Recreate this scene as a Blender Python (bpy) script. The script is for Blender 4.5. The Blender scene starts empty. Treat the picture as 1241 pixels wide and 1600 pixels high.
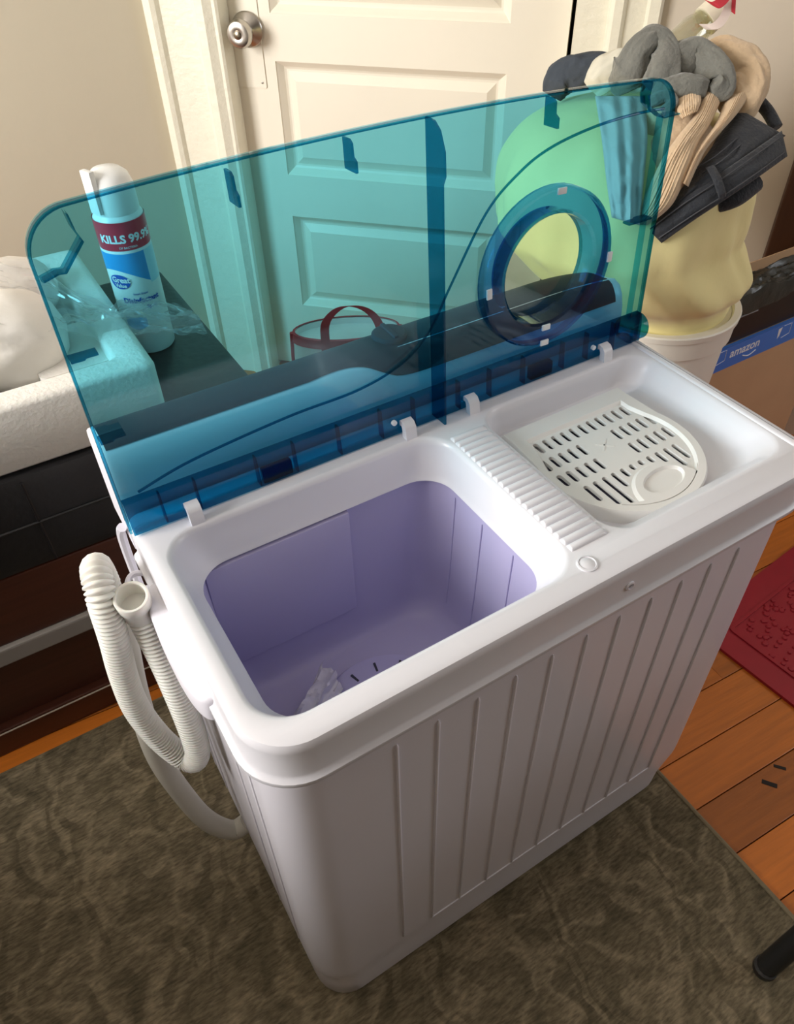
import bpy, bmesh, math, random
from mathutils import Vector, Matrix, noise
from mathutils.geometry import tessellate_polygon
PI = math.pi
random.seed(7)
S = bpy.context.scene
COL = S.collection

# ------------------------------------------------------------------ camera
ZD = 0.618                      # height of the machine's deck above the floor
CAM_R = Vector((0.84468, -0.53525, -0.00385))
CAM_D = Vector((-0.36798, -0.57546, -0.73037))
CAM_F = Vector((0.38871, 0.61834, -0.68305))
CAM_P = Vector((-0.04296, -0.26566, 0.47402 + ZD))
FPX, CX, CY = 1195.08, 646.5, 788.3
cam_d = bpy.data.cameras.new('camera')
cam = bpy.data.objects.new('camera', cam_d); COL.objects.link(cam)
cam_d.sensor_fit = 'VERTICAL'; cam_d.sensor_height = 24.0
cam_d.lens = FPX / 1600 * 24.0
cam_d.shift_x = -(CX - 620.5) / 1600; cam_d.shift_y = (CY - 800) / 1600
cam_d.clip_start = 0.02
m = Matrix((CAM_R, -CAM_D, -CAM_F)).transposed().to_4x4(); m.translation = CAM_P
cam.matrix_world = m
S.camera = cam
def at(px, py, depth):
    return CAM_P + (CAM_R * ((px - CX) / FPX) + CAM_D * ((py - CY) / FPX) + CAM_F) * depth

# ------------------------------------------------------------------ light
w = bpy.data.worlds.new('sky'); S.world = w; w.use_nodes = True
bg = w.node_tree.nodes['Background']; bg.inputs[0].default_value = (0.80, 0.88, 1.0, 1); bg.inputs[1].default_value = 0.6
def area(name, loc, target, sx, sy, energy, color=(1, 1, 1)):
    l = bpy.data.lights.new(name, 'AREA'); l.shape = 'RECTANGLE'; l.size = sx; l.size_y = sy; l.energy = energy; l.color = color
    o = bpy.data.objects.new(name, l); COL.objects.link(o); o.location = loc
    o.rotation_euler = (Vector(target) - Vector(loc)).to_track_quat('-Z', 'Y').to_euler()
    return o
area('daylight_window', (-1.66, 0.60, 1.30), (1.0, 0.45, 0.80), 0.86, 0.96, 56, (1.0, 0.97, 0.93))
area('right_fill_light', (2.06, -0.85, 1.25), (0.9, 0.3, 0.5), 0.76, 0.86, 7.5, (0.95, 0.97, 1.0))  # fill light added out of view to brighten carton, mat and floor
S.view_settings.view_transform = 'Standard'; S.view_settings.look = 'None'
S.view_settings.exposure = 0.15; S.view_settings.gamma = 1.0; S.view_settings.use_curve_mapping = False
S.cycles.transparent_max_bounces = 32
S.cycles.max_bounces = 10
S.cycles.diffuse_bounces = 5

# ------------------------------------------------------------------ materials
MATS = {}
def srgb(r, g, b):
    f = lambda c: (c / 255 / 12.92) if c / 255 <= 0.04045 else ((c / 255 + 0.055) / 1.055) ** 2.4
    return (f(r), f(g), f(b))
def mat(name, col, rough=0.5, metal=0.0, var=0.0, vscale=20.0, bump=0.0, bscale=60.0, spec=0.5, coat=0.0, rnd=0.0, sheen=0.0, sub=0.0, stretch=None):
    if name in MATS: return MATS[name]
    M = bpy.data.materials.new(name); M.use_nodes = True; MATS[name] = M
    nt = M.node_tree; N = nt.nodes; L = nt.links; P = N['Principled BSDF']
    P.inputs['Base Color'].default_value = (*col, 1); P.inputs['Roughness'].default_value = rough
    P.inputs['Metallic'].default_value = metal; P.inputs['Specular IOR Level'].default_value = spec
    P.inputs['Coat Weight'].default_value = coat; P.inputs['Sheen Weight'].default_value = sheen
    if sub: P.inputs['Subsurface Weight'].default_value = sub; P.inputs['Subsurface Scale'].default_value = 0.01
    tc = N.new('ShaderNodeTexCoord'); src = tc.outputs['Object']
    if stretch:
        mp = N.new('ShaderNodeMapping'); mp.inputs['Scale'].default_value = stretch; L.new(src, mp.inputs[0]); src = mp.outputs[0]
    if var or rnd:
        c_out = None
        if var:
            nz = N.new('ShaderNodeTexNoise'); nz.inputs['Scale'].default_value = vscale; nz.inputs['Detail'].default_value = 5
            L.new(src, nz.inputs['Vector'])
            mx = N.new('ShaderNodeMix'); mx.data_type = 'RGBA'
            mx.inputs['A'].default_value = (*[max(0, c * (1 - var)) for c in col], 1); mx.inputs['B'].default_value = (*[min(1, c * (1 + var)) for c in col], 1)
            L.new(nz.outputs['Fac'], mx.inputs['Factor']); c_out = mx.outputs['Result']
        if rnd:
            oi = N.new('ShaderNodeObjectInfo'); hs = N.new('ShaderNodeHueSaturation')
            mr = N.new('ShaderNodeMapRange'); mr.inputs['To Min'].default_value = 1 - rnd; mr.inputs['To Max'].default_value = 1 + rnd
            L.new(oi.outputs['Random'], mr.inputs['Value']); L.new(mr.outputs[0], hs.inputs['Value'])
            if c_out: L.new(c_out, hs.inputs['Color'])
            else: hs.inputs['Color'].default_value = (*col, 1)
            c_out = hs.outputs[0]
        L.new(c_out, P.inputs['Base Color'])
    if bump:
        nb = N.new('ShaderNodeTexNoise'); nb.inputs['Scale'].default_value = bscale; nb.inputs['Detail'].default_value = 6
        L.new(src, nb.inputs['Vector'])
        b = N.new('ShaderNodeBump'); b.inputs['Strength'].default_value = bump; b.inputs['Distance'].default_value = 0.004
        L.new(nb.outputs['Fac'], b.inputs['Height']); L.new(b.outputs[0], P.inputs['Normal'])
    return M
def tinted(name, tint, gloss=1.0, rough=0.05, ior=1.45, milk=0.0):
    """clear coloured plastic: every surface filters the light once, with a Fresnel gloss"""
    if name in MATS: return MATS[name]
    M = bpy.data.materials.new(name); M.use_nodes = True; MATS[name] = M
    nt = M.node_tree; N = nt.nodes; L = nt.links; N.remove(N['Principled BSDF']); out = N['Material Output']
    t = N.new('ShaderNodeBsdfTransparent'); t.inputs[0].default_value = (*tint, 1)
    g = N.new('ShaderNodeBsdfGlossy'); g.inputs['Roughness'].default_value = rough; g.inputs[0].default_value = (gloss, gloss, gloss, 1)
    lw = N.new('ShaderNodeLayerWeight'); lw.inputs[0].default_value = 0.5        # Schlick reflection, the same from both sides of the sheet
    pw_ = N.new('ShaderNodeMath'); pw_.operation = 'POWER'; pw_.inputs[1].default_value = 5.0; L.new(lw.outputs['Facing'], pw_.inputs[0])
    f0 = ((ior - 1) / (ior + 1)) ** 2
    ma = N.new('ShaderNodeMath'); ma.operation = 'MULTIPLY_ADD'; ma.inputs[1].default_value = 1 - f0; ma.inputs[2].default_value = f0; L.new(pw_.outputs[0], ma.inputs[0])
    mx = N.new('ShaderNodeMixShader'); L.new(ma.outputs[0], mx.inputs[0]); L.new(t.outputs[0], mx.inputs[1]); L.new(g.outputs[0], mx.inputs[2])
    last = mx
    if milk:
        df = N.new('ShaderNodeBsdfDiffuse'); df.inputs[0].default_value = (0.85, 0.84, 0.82, 1)
        m2 = N.new('ShaderNodeMixShader'); m2.inputs[0].default_value = milk; L.new(mx.outputs[0], m2.inputs[1]); L.new(df.outputs[0], m2.inputs[2]); last = m2
    L.new(last.outputs[0], out.inputs[0])
    return M
WHITE = mat('white_plastic', (0.80, 0.785, 0.86), 0.32, spec=0.5)
WHITE2 = mat('white_plastic_cover', (0.735, 0.73, 0.78), 0.28, spec=0.5)
GRILLE = mat('ivory_plastic', (0.775, 0.76, 0.74), 0.35)
LAV = mat('lavender_plastic', (0.49, 0.46, 0.69), 0.40)
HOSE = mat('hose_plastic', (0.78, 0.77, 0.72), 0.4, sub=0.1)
BLUE = tinted('blue_clear_plastic', (0.43, 0.80, 0.90))
BLUED = tinted('blue_clear_plastic_thick', (0.12, 0.50, 0.66), 0.55)
RINGB = tinted('ring_blue_plastic', (0.17, 0.50, 0.76))
CLEAR = tinted('clear_plastic', (0.90, 0.93, 0.93), 1.0, 0.03)
FILM = tinted('clear_film', (0.95, 0.95, 0.95), 1.0, 0.10, 1.7, 0.16)
GLASS = tinted('bottle_glass', (0.90, 0.90, 0.84), 1.0, 0.02, 2.0)
DARKLAB = mat('dark_label', (0.028, 0.040, 0.055), 0.6, spec=0.15)
WALL = mat('wall_paint', (0.60, 0.545, 0.43), 0.7, var=0.04, vscale=3, bump=0.12, bscale=30)
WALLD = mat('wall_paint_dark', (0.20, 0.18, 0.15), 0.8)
WALLR = mat('wall_paint_warm', (0.62, 0.55, 0.45), 0.7, var=0.04, vscale=3, bump=0.12, bscale=30)
DOORP = mat('door_paint', (0.84, 0.79, 0.67), 0.42, var=0.04, vscale=6, bump=0.15, bscale=14)
TRIM = mat('trim_paint', (0.82, 0.79, 0.66), 0.38, var=0.05, vscale=9, bump=0.35, bscale=16, stretch=(6, 1, 6))
CEIL = mat('ceiling_paint', (0.86, 0.85, 0.82), 0.8)
STEEL = mat('brushed_nickel', (0.50, 0.47, 0.43), 0.28, 1.0)
BLACKL = mat('black_vinyl', (0.012, 0.012, 0.014), 0.35, bump=0.15, bscale=90)
DWOOD = mat('dark_red_wood', (0.075, 0.022, 0.012), 0.35, var=0.4, vscale=8, stretch=(1, 14, 14))
GREYTRIM = mat('grey_trim', (0.30, 0.28, 0.26), 0.5)
EPS = mat('styrofoam', (0.74, 0.72, 0.68), 0.8, var=0.05, vscale=60, bump=0.35, bscale=160, sub=0.05)
PADW = mat('white_padding', (0.80, 0.77, 0.72), 0.7, var=0.05, vscale=12, bump=0.5, bscale=18)
CARD = mat('cardboard', (0.56, 0.355, 0.20), 0.75, var=0.08, vscale=12, bump=0.1, bscale=40)
TAPE = mat('blue_tape', (0.05, 0.20, 0.66), 0.3)
WPRINT = mat('white_print', (0.80, 0.82, 0.85), 0.5)
BLACK = mat('black_plastic', (0.012, 0.012, 0.012), 0.4)
BAGBLK = mat('black_bag_film', (0.035, 0.037, 0.032), 0.28, var=0.5, vscale=14, bump=0.6, bscale=30)
BINW = mat('bin_white', (0.82, 0.79, 0.70), 0.42)
YEL = mat('yellow_cotton', (0.88, 0.78, 0.38), 0.85, var=0.08, vscale=9, bump=0.3, bscale=30, sheen=0.2)
DENIM = mat('black_denim', (0.017, 0.020, 0.027), 0.8, sheen=0.15, var=0.35, vscale=60, bump=0.5, bscale=240)
STITCH = mat('denim_stitch', (0.06, 0.062, 0.07), 0.8)
BEIGE = mat('beige_knit', (0.60, 0.44, 0.28), 0.9, var=0.10, vscale=40, bump=0.4, bscale=160, sheen=0.3)
GREYC = mat('grey_fleece', (0.17, 0.17, 0.15), 0.9, var=0.14, vscale=120, bump=0.4, bscale=260, sheen=0.3)
PALEC = mat('pale_shirt', (0.60, 0.57, 0.47), 0.85, var=0.08, vscale=14, bump=0.3, bscale=60)
NAVYC = mat('navy_cotton', (0.04, 0.05, 0.065), 0.85, var=0.3, vscale=20, bump=0.4, bscale=100)
LGREYC = mat('light_grey_cotton', (0.50, 0.47, 0.46), 0.85, var=0.1, vscale=18, bump=0.3, bscale=70)
REDC = mat('red_fabric', (0.55, 0.03, 0.05), 0.6)
TOTEW = mat('tote_white', (0.82, 0.74, 0.72), 0.8, var=0.12, vscale=30)
DBROWN = mat('dark_brown_wood', (0.07, 0.028, 0.014), 0.45, var=0.3, vscale=6, stretch=(8, 8, 1))
CANW = mat('can_white', (0.80, 0.82, 0.82), 0.3)
CANRED = mat('can_red', (0.60, 0.03, 0.06), 0.3)
CANBLUE = mat('can_blue', (0.03, 0.30, 0.66), 0.3)
CANDK = mat('can_dark_blue', (0.02, 0.10, 0.45), 0.3)
CANLT = mat('can_pale_blue', (0.45, 0.68, 0.80), 0.3)

# ------------------------------------------------------------------ mesh helper
class MB:
    def __init__(s): s.v = []; s.f = []
    def add(s, vs, fs):
        o = len(s.v); s.v += [tuple(x) for x in vs]; s.f += [tuple(i + o for i in f) for f in fs]; return s
    def box(s, x0, x1, y0, y1, z0, z1, b=0.0):
        if b <= 0:
            return s.add([(x0,y0,z0),(x1,y0,z0),(x1,y1,z0),(x0,y1,z0),(x0,y0,z1),(x1,y0,z1),(x1,y1,z1),(x0,y1,z1)],
                  [(3,2,1,0),(4,5,6,7),(0,1,5,4),(1,2,6,5),(2,3,7,6),(3,0,4,7)])
        bm = bmesh.new(); bmesh.ops.create_cube(bm, size=1.0)
        for v in bm.verts: v.co = Vector(((x0+x1)/2 + v.co.x*(x1-x0), (y0+y1)/2 + v.co.y*(y1-y0), (z0+z1)/2 + v.co.z*(z1-z0)))
        bmesh.ops.bevel(bm, geom=bm.edges[:], offset=b, segments=2, profile=0.6, affect='EDGES')
        bm.verts.index_update(); s.add([v.co for v in bm.verts], [[v.index for v in f.verts] for f in bm.faces]); bm.free(); return s
    def loft(s, loops, closed=True, cap0=False, cap1=False):
        n = len(loops[0]); vs = [p for l in loops for p in l]; fs = []
        for i in range(len(loops) - 1):
            for j in range(n if closed else n - 1):
                k = (j + 1) % n
                fs.append((i*n+j, i*n+k, (i+1)*n+k, (i+1)*n+j))
        if cap0: fs.append(tuple(reversed(range(n))))
        if cap1: fs.append(tuple((len(loops)-1)*n + j for j in range(n)))
        return s.add(vs, fs)
    def plate(s, loops, z0, z1, top=True, bottom=True, sides=True):
        """flat plate with holes: loops of (x,y); first is the outline"""
        pts = [p for l in loops for p in l]
        tri = tessellate_polygon([[Vector((p[0], p[1], 0)) for p in l] for l in loops])
        n = len(pts); vs = [(p[0], p[1], z0) for p in pts] + [(p[0], p[1], z1) for p in pts]; fs = []
        for t in tri:
            a, b, c = t
            ar = (pts[b][0]-pts[a][0])*(pts[c][1]-pts[a][1]) - (pts[b][1]-pts[a][1])*(pts[c][0]-pts[a][0])
            if ar < 0: b, c = c, b
            if bottom: fs.append((a, c, b))
            if top: fs.append((a+n, b+n, c+n))
        if sides:
            o = 0
            for l in loops:
                for j in range(len(l)):
                    k = (j + 1) % len(l); fs.append((o+j, o+k, o+k+n, o+j+n))
                o += len(l)
        return s.add(vs, fs)
    def tube(s, path, r, seg=10, caps=True, closed=False):
        path = [Vector(p) for p in path]; rs = r if isinstance(r, (list, tuple)) else [r] * len(path)
        loops = []; up = None
        for i, p in enumerate(path):
            a = path[max(i-1, 0)]; b = path[min(i+1, len(path)-1)]; t = (b - a).normalized()
            if up is None: up = t.orthogonal().normalized()
            up = (up - t * up.dot(t)).normalized(); sd = t.cross(up)
            loops.append([p + (up * math.cos(2*PI*k/seg) + sd * math.sin(2*PI*k/seg)) * rs[i] for k in range(seg)])
        return s.loft(loops, True, caps, caps)
    def lathe(s, prof, seg=32, c=(0, 0, 0)):
        loops = [[(c[0] + r*math.cos(2*PI*k/seg), c[1] + r*math.sin(2*PI*k/seg), c[2] + z) for k in range(seg)] for r, z in prof]
        return s.loft(loops, True, prof[0][0] > 1e-5, prof[-1][0] > 1e-5)
    def xf(s, M):
        s.v = [tuple(M @ Vector(v)) for v in s.v]; return s
    def build(s, name, material, parent=None, smooth=35, fix=True):
        me = bpy.data.meshes.new(name); me.from_pydata(s.v, [], s.f)
        if fix:
            bm = bmesh.new(); bm.from_mesh(me); bmesh.ops.remove_doubles(bm, verts=bm.verts, dist=1e-6)
            bmesh.ops.recalc_face_normals(bm, faces=bm.faces); bm.to_mesh(me); bm.free()
        me.materials.append(material)
        if smooth:
            for p_ in me.polygons: p_.use_smooth = True
            me.set_sharp_from_angle(angle=math.radians(smooth))
        o = bpy.data.objects.new(name, me); COL.objects.link(o)
        if parent: o.parent = parent
        return o
def tag(o, label, cat, group=None):
    o['label'] = label; o['category'] = cat
    if group: o['group'] = group
    return o
def struct(o): o['kind'] = 'structure'; return o
def empty(name, loc=(0, 0, 0), M=None):
    o = bpy.data.objects.new(name, None); COL.objects.link(o); o.empty_display_size = 0.05
    if M is not None: o.matrix_world = M
    else: o.location = loc
    return o
def share(o, name, loc=(0, 0, 0), rot=(0, 0, 0), parent=None):
    c = o.copy(); c.name = name; COL.objects.link(c); c.location = loc; c.rotation_euler = rot
    c.parent = parent if parent else o.parent
    return c
def rr(x0, x1, y0, y1, r, z=None, n=8):
    """rounded rectangle, ccw; r = one radius or (x0y0, x1y0, x1y1, x0y1)"""
    R = r if isinstance(r, (tuple, list)) else (r,) * 4; pts = []
    for (cx, cy, a0, q) in ((x0+R[0], y0+R[0], PI, R[0]), (x1-R[1], y0+R[1], 1.5*PI, R[1]), (x1-R[2], y1-R[2], 0, R[2]), (x0+R[3], y1-R[3], 0.5*PI, R[3])):
        for k in range(n + 1):
            a = a0 + 0.5*PI*k/n; pts.append((cx + q*math.cos(a), cy + q*math.sin(a)))
    return pts if z is None else [(p[0], p[1], z) for p in pts]
def spline(pts, n=12):
    pts = [Vector(p) for p in pts]; out = []
    for i in range(len(pts) - 1):
        p0 = pts[max(i-1, 0)]; p1 = pts[i]; p2 = pts[i+1]; p3 = pts[min(i+2, len(pts)-1)]
        for k in range(n):
            t = k / n
            out.append(0.5*((2*p1) + (p2-p0)*t + (2*p0-5*p1+4*p2-p3)*t*t + (3*p1-p0-3*p2+p3)*t**3))
    out.append(pts[-1]); return out
def text_mesh(txt, size, depth=0.0002, bold=0.0):
    c = bpy.data.curves.new('t', 'FONT'); c.body = txt; c.size = size; c.extrude = depth; c.offset = bold; c.resolution_u = 3
    o = bpy.data.objects.new('t', c); COL.objects.link(o); bpy.context.view_layer.update()
    me = o.to_mesh(); v = [tuple(x.co) for x in me.vertices]; f = [tuple(p_.vertices) for p_ in me.polygons]; o.to_mesh_clear()
    bpy.data.objects.remove(o); bpy.data.curves.remove(c)
    return v, f

# ------------------------------------------------------------------ room shell
A0 = Vector((0.443, 1.45, 0)); DW = Vector((1, -1, 0)).normalized(); NW = Vector((-1, -1, 0)).normalized()
MW = Matrix(((DW.x, 0, NW.x, A0.x), (DW.y, 0, NW.y, A0.y), (0, 1, 0, 0), (0, 0, 0, 1)))   # local: x along wall, y up, z into the room
CH = 2.1
fl = struct(MB().box(-1.8, 2.4, -2.3, 1.9, -0.06, -0.008).build('floor', mat('subfloor', (0.03, 0.015, 0.008), 0.8), smooth=0))
pw = 0.0735; ang = math.radians(-3.6)
PLANK = mat('pine_plank', srgb(186, 104, 30), 0.38, var=0.35, vscale=7, bump=0.1, bscale=20, rnd=0.34, stretch=(1.2, 16, 16), coat=0.15)
pm = MB().box(-0.6, 0.6, -pw/2 + 0.0007, pw/2 - 0.0007, -0.008, 0.0, 0.001).build('plank', PLANK, fl, smooth=0)
first = True
for i in range(-24, 22):
    for k in range(-1, 3):
        yy = i*pw + 0.0205; xx = k*1.2 + random.uniform(-0.35, 0.35) * 0 + (0.37*((i*7) % 5) % 1.2) - 0.1
        x = xx*math.cos(ang) - yy*math.sin(ang); y = xx*math.sin(ang) + yy*math.cos(ang)
        if x < -1.5 or x > 2.4 or y > 1.5 or x + y > 2.9 or y < -1.7: continue
        if first: pm.location = (x, y, 0); pm.rotation_euler = (0, 0, ang); first = False
        else: share(pm, 'plank', (x, y, 0), (0, 0, ang), fl)
mk = MB().box(-0.011, 0.011, -0.0035, 0.0035, 0.0, 0.0006).build('nail_slot', mat('nail_dark', (0.015, 0.01, 0.008), 0.8), fl, smooth=0)
mk.location = (0.700, -0.083, 0); mk.rotation_euler = (0, 0, -0.95); m2_ = share(mk, 'nail_slot', (0.735, -0.074, 0), (0, 0, -0.9), fl); m2_.scale = (0.8, 0.7, 1)
struct(MB().box(-1.8, 2.4, -2.3, 1.9, CH, CH + 0.05).build('ceiling', CEIL, smooth=0))
struct(MB().box(-1.8, 0.52, 1.45, 1.53, 0, CH).build('wall_back', WALL, smooth=0))
wl = MB().plate([[(-2.3, 0), (1.5, 0), (1.5, CH), (-2.3, CH)], [(0.15, 0.80), (1.05, 0.80), (1.05, 1.80), (0.15, 1.80)]], -0.08, 0)
wl.xf(Matrix(((0, 0, 1, -1.7), (1, 0, 0, 0), (0, 1, 0, 0), (0, 0, 0, 1))))
struct(wl.build('wall_left', WALL, smooth=0))
wf = MB().plate([[(-1.8, 0), (2.4, 0), (2.4, CH), (-1.8, CH)]], 0, 0.08)
wf.xf(Matrix(((1, 0, 0, 0), (0, 0, -1, -2.2), (0, 1, 0, 0), (0, 0, 0, 1))))
struct(wf.build('wall_front', WALLD, smooth=0))
ws = MB().plate([[(-2.3, 0), (-0.15, 0), (-0.15, CH), (-2.3, CH)], [(-1.25, 0.80), (-0.45, 0.80), (-0.45, 1.70), (-1.25, 1.70)]], 0, 0.08)
ws.xf(Matrix(((0, 0, 1, 2.1), (1, 0, 0, 0), (0, 1, 0, 0), (0, 0, 0, 1)))); struct(ws.build('wall_side', WALLD, smooth=0))
f2_ = MB().plate([[(-1.25, 0.80), (-0.45, 0.80), (-0.45, 1.70), (-1.25, 1.70)], [(-1.22, 0.83), (-0.48, 0.83), (-0.48, 1.67), (-1.22, 1.67)]], 0.02, 0.06)  # unseen window frame, added to go with the right-hand fill light
struct(f2_.xf(Matrix(((0, 0, 1, 2.1), (1, 0, 0, 0), (0, 1, 0, 0), (0, 0, 0, 1)))).build('added_window', TRIM, smooth=0))
# window frame (the sash is raised; daylight enters here)
M_ = Matrix(((0, 0, 1, -1.74), (1, 0, 0, 0), (0, 1, 0, 0), (0, 0, 0, 1))); a0, a1, b0, b1 = 0.15, 1.05, 0.80, 1.80
f_ = MB().plate([[(a0, b0), (a1, b0), (a1, b1), (a0, b1)], [(a0+.03, b0+.03), (a1-.03, b0+.03), (a1-.03, b1-.03), (a0+.03, b1-.03)]], -0.02, 0.02)
struct(f_.xf(M_).build('window_1', TRIM, smooth=0))
# wall with the door: solid left and right of the opening, header above
s0, s1, dh = 0.150, 0.805, 1.68
wr = MB()
wr.plate([[(-0.02, 0), (s0, 0), (s0, dh), (s1, dh), (s1, 0), (2.5, 0), (2.5, CH), (-0.02, CH)]], -0.12, 0.0).xf(MW)
struct(wr.build('wall_right', WALLR, smooth=0))
# ------------------------------------------------------------------ door
dr = struct(empty('door_1', M=MW))
zf_ = -0.030; zb = -0.068; xL, xR = 0.1505, 0.795
PX0, PX1 = 0.234, 0.690
panels = [(0.785, 1.55), (0.487, 0.704), (0.178, 0.397)]
holes = [[(PX0, a), (PX1, a), (PX1, b), (PX0, b)] for a, b in panels]
MB().plate([[(xL, 0.012), (xR, 0.012), (xR, dh - .01), (xL, dh - .01)]] + holes, zb, zf_).build('stile_and_rail_frame', DOORP, dr, smooth=0)
for a, b in panels:
    def rc(i, z): return [(PX0+i, a+i, z), (PX1-i, a+i, z), (PX1-i, b-i, z), (PX0+i, b-i, z)]
    MB().loft([rc(-0.0005, zf_-.001), rc(0.003, zf_-.004), rc(0.012, zf_-.014), rc(0.016, zf_-.016), rc(0.02, zf_-.016), rc(0.036, zf_-.007), rc(0.040, zf_-.007)], True, False, True).build('door_panel', DOORP, dr, smooth=0)
lp = MB().plate([rr(xL+.0005, 0.211, 0.655, 0.93, 0.003, n=3)], zf_, zf_ + 0.0025).build('lock_plate', DOORP, dr, smooth=30)
MB().lathe([(0.002, 0), (0.002, .0012), (0, .0015)], 10, (0.203, 0.665, zf_+.0025)).build('screw', STEEL, lp)
kn = MB().lathe([(0.0, 0), (0.030, 0.0), (0.031, 0.004), (0.028, 0.008), (0.017, 0.012), (0.0135, 0.016), (0.0135, 0.022), (0.019, 0.028), (0.024, 0.036), (0.0245, 0.044), (0.021, 0.051), (0.014, 0.0535), (0.010, 0.0525), (0.0, 0.052)], 40, (0.187, 0.757, zf_+.0025))
kn = kn.build('knob', STEEL, dr)
MB().lathe([(0.0, 0), (0.0075, 0), (0.0075, 0.0015), (0.005, 0.003), (0, 0.003)], 20, (0.187, 0.757, zf_+.0545)).build('keyhole', mat('keyhole_brass', (0.3, 0.26, 0.2), 0.3, 1.0), kn)
struct(dr)
# dark block added behind the door to paint the shade in the gap, then the casings
struct(MB().box(s0-.05, s1+.12, 0, dh+.05, -0.30, -0.125).xf(MW).build('gap_backing', mat('gap_shade', (0.02, 0.018, 0.015), 0.9), smooth=0))
def casing(name, prof, y1):
    MBc = MB(); n = len(prof)
    MBc.loft([[(x, 0, z) for x, z in prof], [(x, y1, z) for x, z in prof]], True, True, True)
    return struct(MBc.xf(MW).build(name, TRIM, smooth=25))
casing('trim_1', [(0.003, 0), (0.003, .022), (0.008, .030), (.022, .031), (.030, .026), (.035, .017), (.040, .016), (.100, .016), (.106, .020), (.112, .030), (.128, .032), (.136, .026), (.142, .022), (.148, .022), (.1525, .018), (.1525, -.025), (.1505, -.026), (.1505, -.1), (.14, 0)], 1.76)
casing('trim_2', [(.803, -.11), (.803, -.020), (.806, .004), (.858, .006), (.861, .018), (.868, .024), (.882, .024), (.888, .014), (.892, .013), (.920, .013), (.925, .022), (.942, .022), (.947, .012), (.947, 0), (.81, -.001)], 1.76)
struct(MB().box(0.10, 0.86, dh - .002, dh + 0.09, 0, 0.03, 0.003).xf(MW).build('trim_4', TRIM, smooth=0))
# dark wooden post at the far right of the wall
tag(MB().box(1.225, 1.36, 0, 1.15, 0.001, 0.020, 0.003).xf(MW).build('wooden_post', DBROWN, smooth=0), 'dark brown wooden post against the wall at the far right edge', 'post')

# ------------------------------------------------------------------ rug and red mat
def pattern_mat(name, c1, c2, c3, scale, rough=0.95):
    M = bpy.data.materials.new(name); M.use_nodes = True; N = M.node_tree.nodes; L = M.node_tree.links; P = N['Principled BSDF']
    P.inputs['Roughness'].default_value = rough; P.inputs['Specular IOR Level'].default_value = 0.2
    tc = N.new('ShaderNodeTexCoord')
    nz = N.new('ShaderNodeTexNoise'); nz.inputs['Scale'].default_value = scale*0.55; nz.inputs['Detail'].default_value = 3; L.new(tc.outputs['Object'], nz.inputs['Vector'])
    vm = N.new('ShaderNodeVectorMath'); vm.operation = 'MULTIPLY_ADD'; vm.inputs[1].default_value = (0.16,)*3
    L.new(nz.outputs['Color'], vm.inputs[0]); L.new(tc.outputs['Object'], vm.inputs[2])
    vo = N.new('ShaderNodeTexVoronoi'); vo.feature = 'DISTANCE_TO_EDGE'; vo.inputs['Scale'].default_value = scale; L.new(vm.outputs[0], vo.inputs['Vector'])
    v2 = N.new('ShaderNodeTexVoronoi'); v2.feature = 'SMOOTH_F1'; v2.inputs['Scale'].default_value = scale*2.1; L.new(vm.outputs[0], v2.inputs['Vector'])
    wv = N.new('ShaderNodeTexWave'); wv.inputs['Scale'].default_value = scale*0.5; wv.inputs['Distortion'].default_value = 14; wv.inputs['Detail'].default_value = 3; L.new(vm.outputs[0], wv.inputs['Vector'])
    r1 = N.new('ShaderNodeValToRGB'); r1.color_ramp.elements[0].position = 0.02; r1.color_ramp.elements[1].position = 0.14; L.new(vo.outputs['Distance'], r1.inputs[0])
    m1 = N.new('ShaderNodeMix'); m1.data_type = 'RGBA'; m1.inputs['A'].default_value = (*c2, 1); m1.inputs['B'].default_value = (*c1, 1); L.new(r1.outputs[0], m1.inputs['Factor'])
    r2 = N.new('ShaderNodeValToRGB'); r2.color_ramp.elements[0].position = 0.45; r2.color_ramp.elements[1].position = 0.75; L.new(wv.outputs['Fac'], r2.inputs[0])
    mlt = N.new('ShaderNodeMath'); mlt.operation = 'MULTIPLY'; L.new(r2.outputs[0], mlt.inputs[0]); L.new(v2.outputs['Distance'], mlt.inputs[1])
    m2 = N.new('ShaderNodeMix'); m2.data_type = 'RGBA'; m2.inputs['B'].default_value = (*c3, 1); L.new(m1.outputs['Result'], m2.inputs['A']); L.new(mlt.outputs[0], m2.inputs['Factor'])
    fz = N.new('ShaderNodeTexNoise'); fz.inputs['Scale'].default_value = 90; fz.inputs['Detail'].default_value = 5
    mp = N.new('ShaderNodeMapping'); mp.inputs['Scale'].default_value = (1, 4, 1); L.new(tc.outputs['Object'], mp.inputs[0]); L.new(mp.outputs[0], fz.inputs['Vector'])
    hs = N.new('ShaderNodeHueSaturation'); mr = N.new('ShaderNodeMapRange'); mr.inputs['From Min'].default_value = 0.3; mr.inputs['From Max'].default_value = 0.7
    mr.inputs['To Min'].default_value = 0.60; mr.inputs['To Max'].default_value = 1.40
    L.new(fz.outputs['Fac'], mr.inputs['Value']); L.new(mr.outputs[0], hs.inputs['Value']); L.new(m2.outputs['Result'], hs.inputs['Color']); L.new(hs.outputs[0], P.inputs['Base Color'])
    b = N.new('ShaderNodeBump'); b.inputs['Strength'].default_value = 0.5; b.inputs['Distance'].default_value = 0.003
    L.new(fz.outputs['Fac'], b.inputs['Height']); L.new(b.outputs[0], P.inputs['Normal'])
    return M
RUG = pattern_mat('rug_pattern', srgb(106, 96, 76), srgb(126, 114, 92), srgb(80, 73, 56), 15)
rug = MB().plate([rr(-0.57, 0.572, -1.6, 0.551, 0.006, n=2)], 0.0005, 0.006).build('area_rug', RUG, smooth=30)
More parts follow.
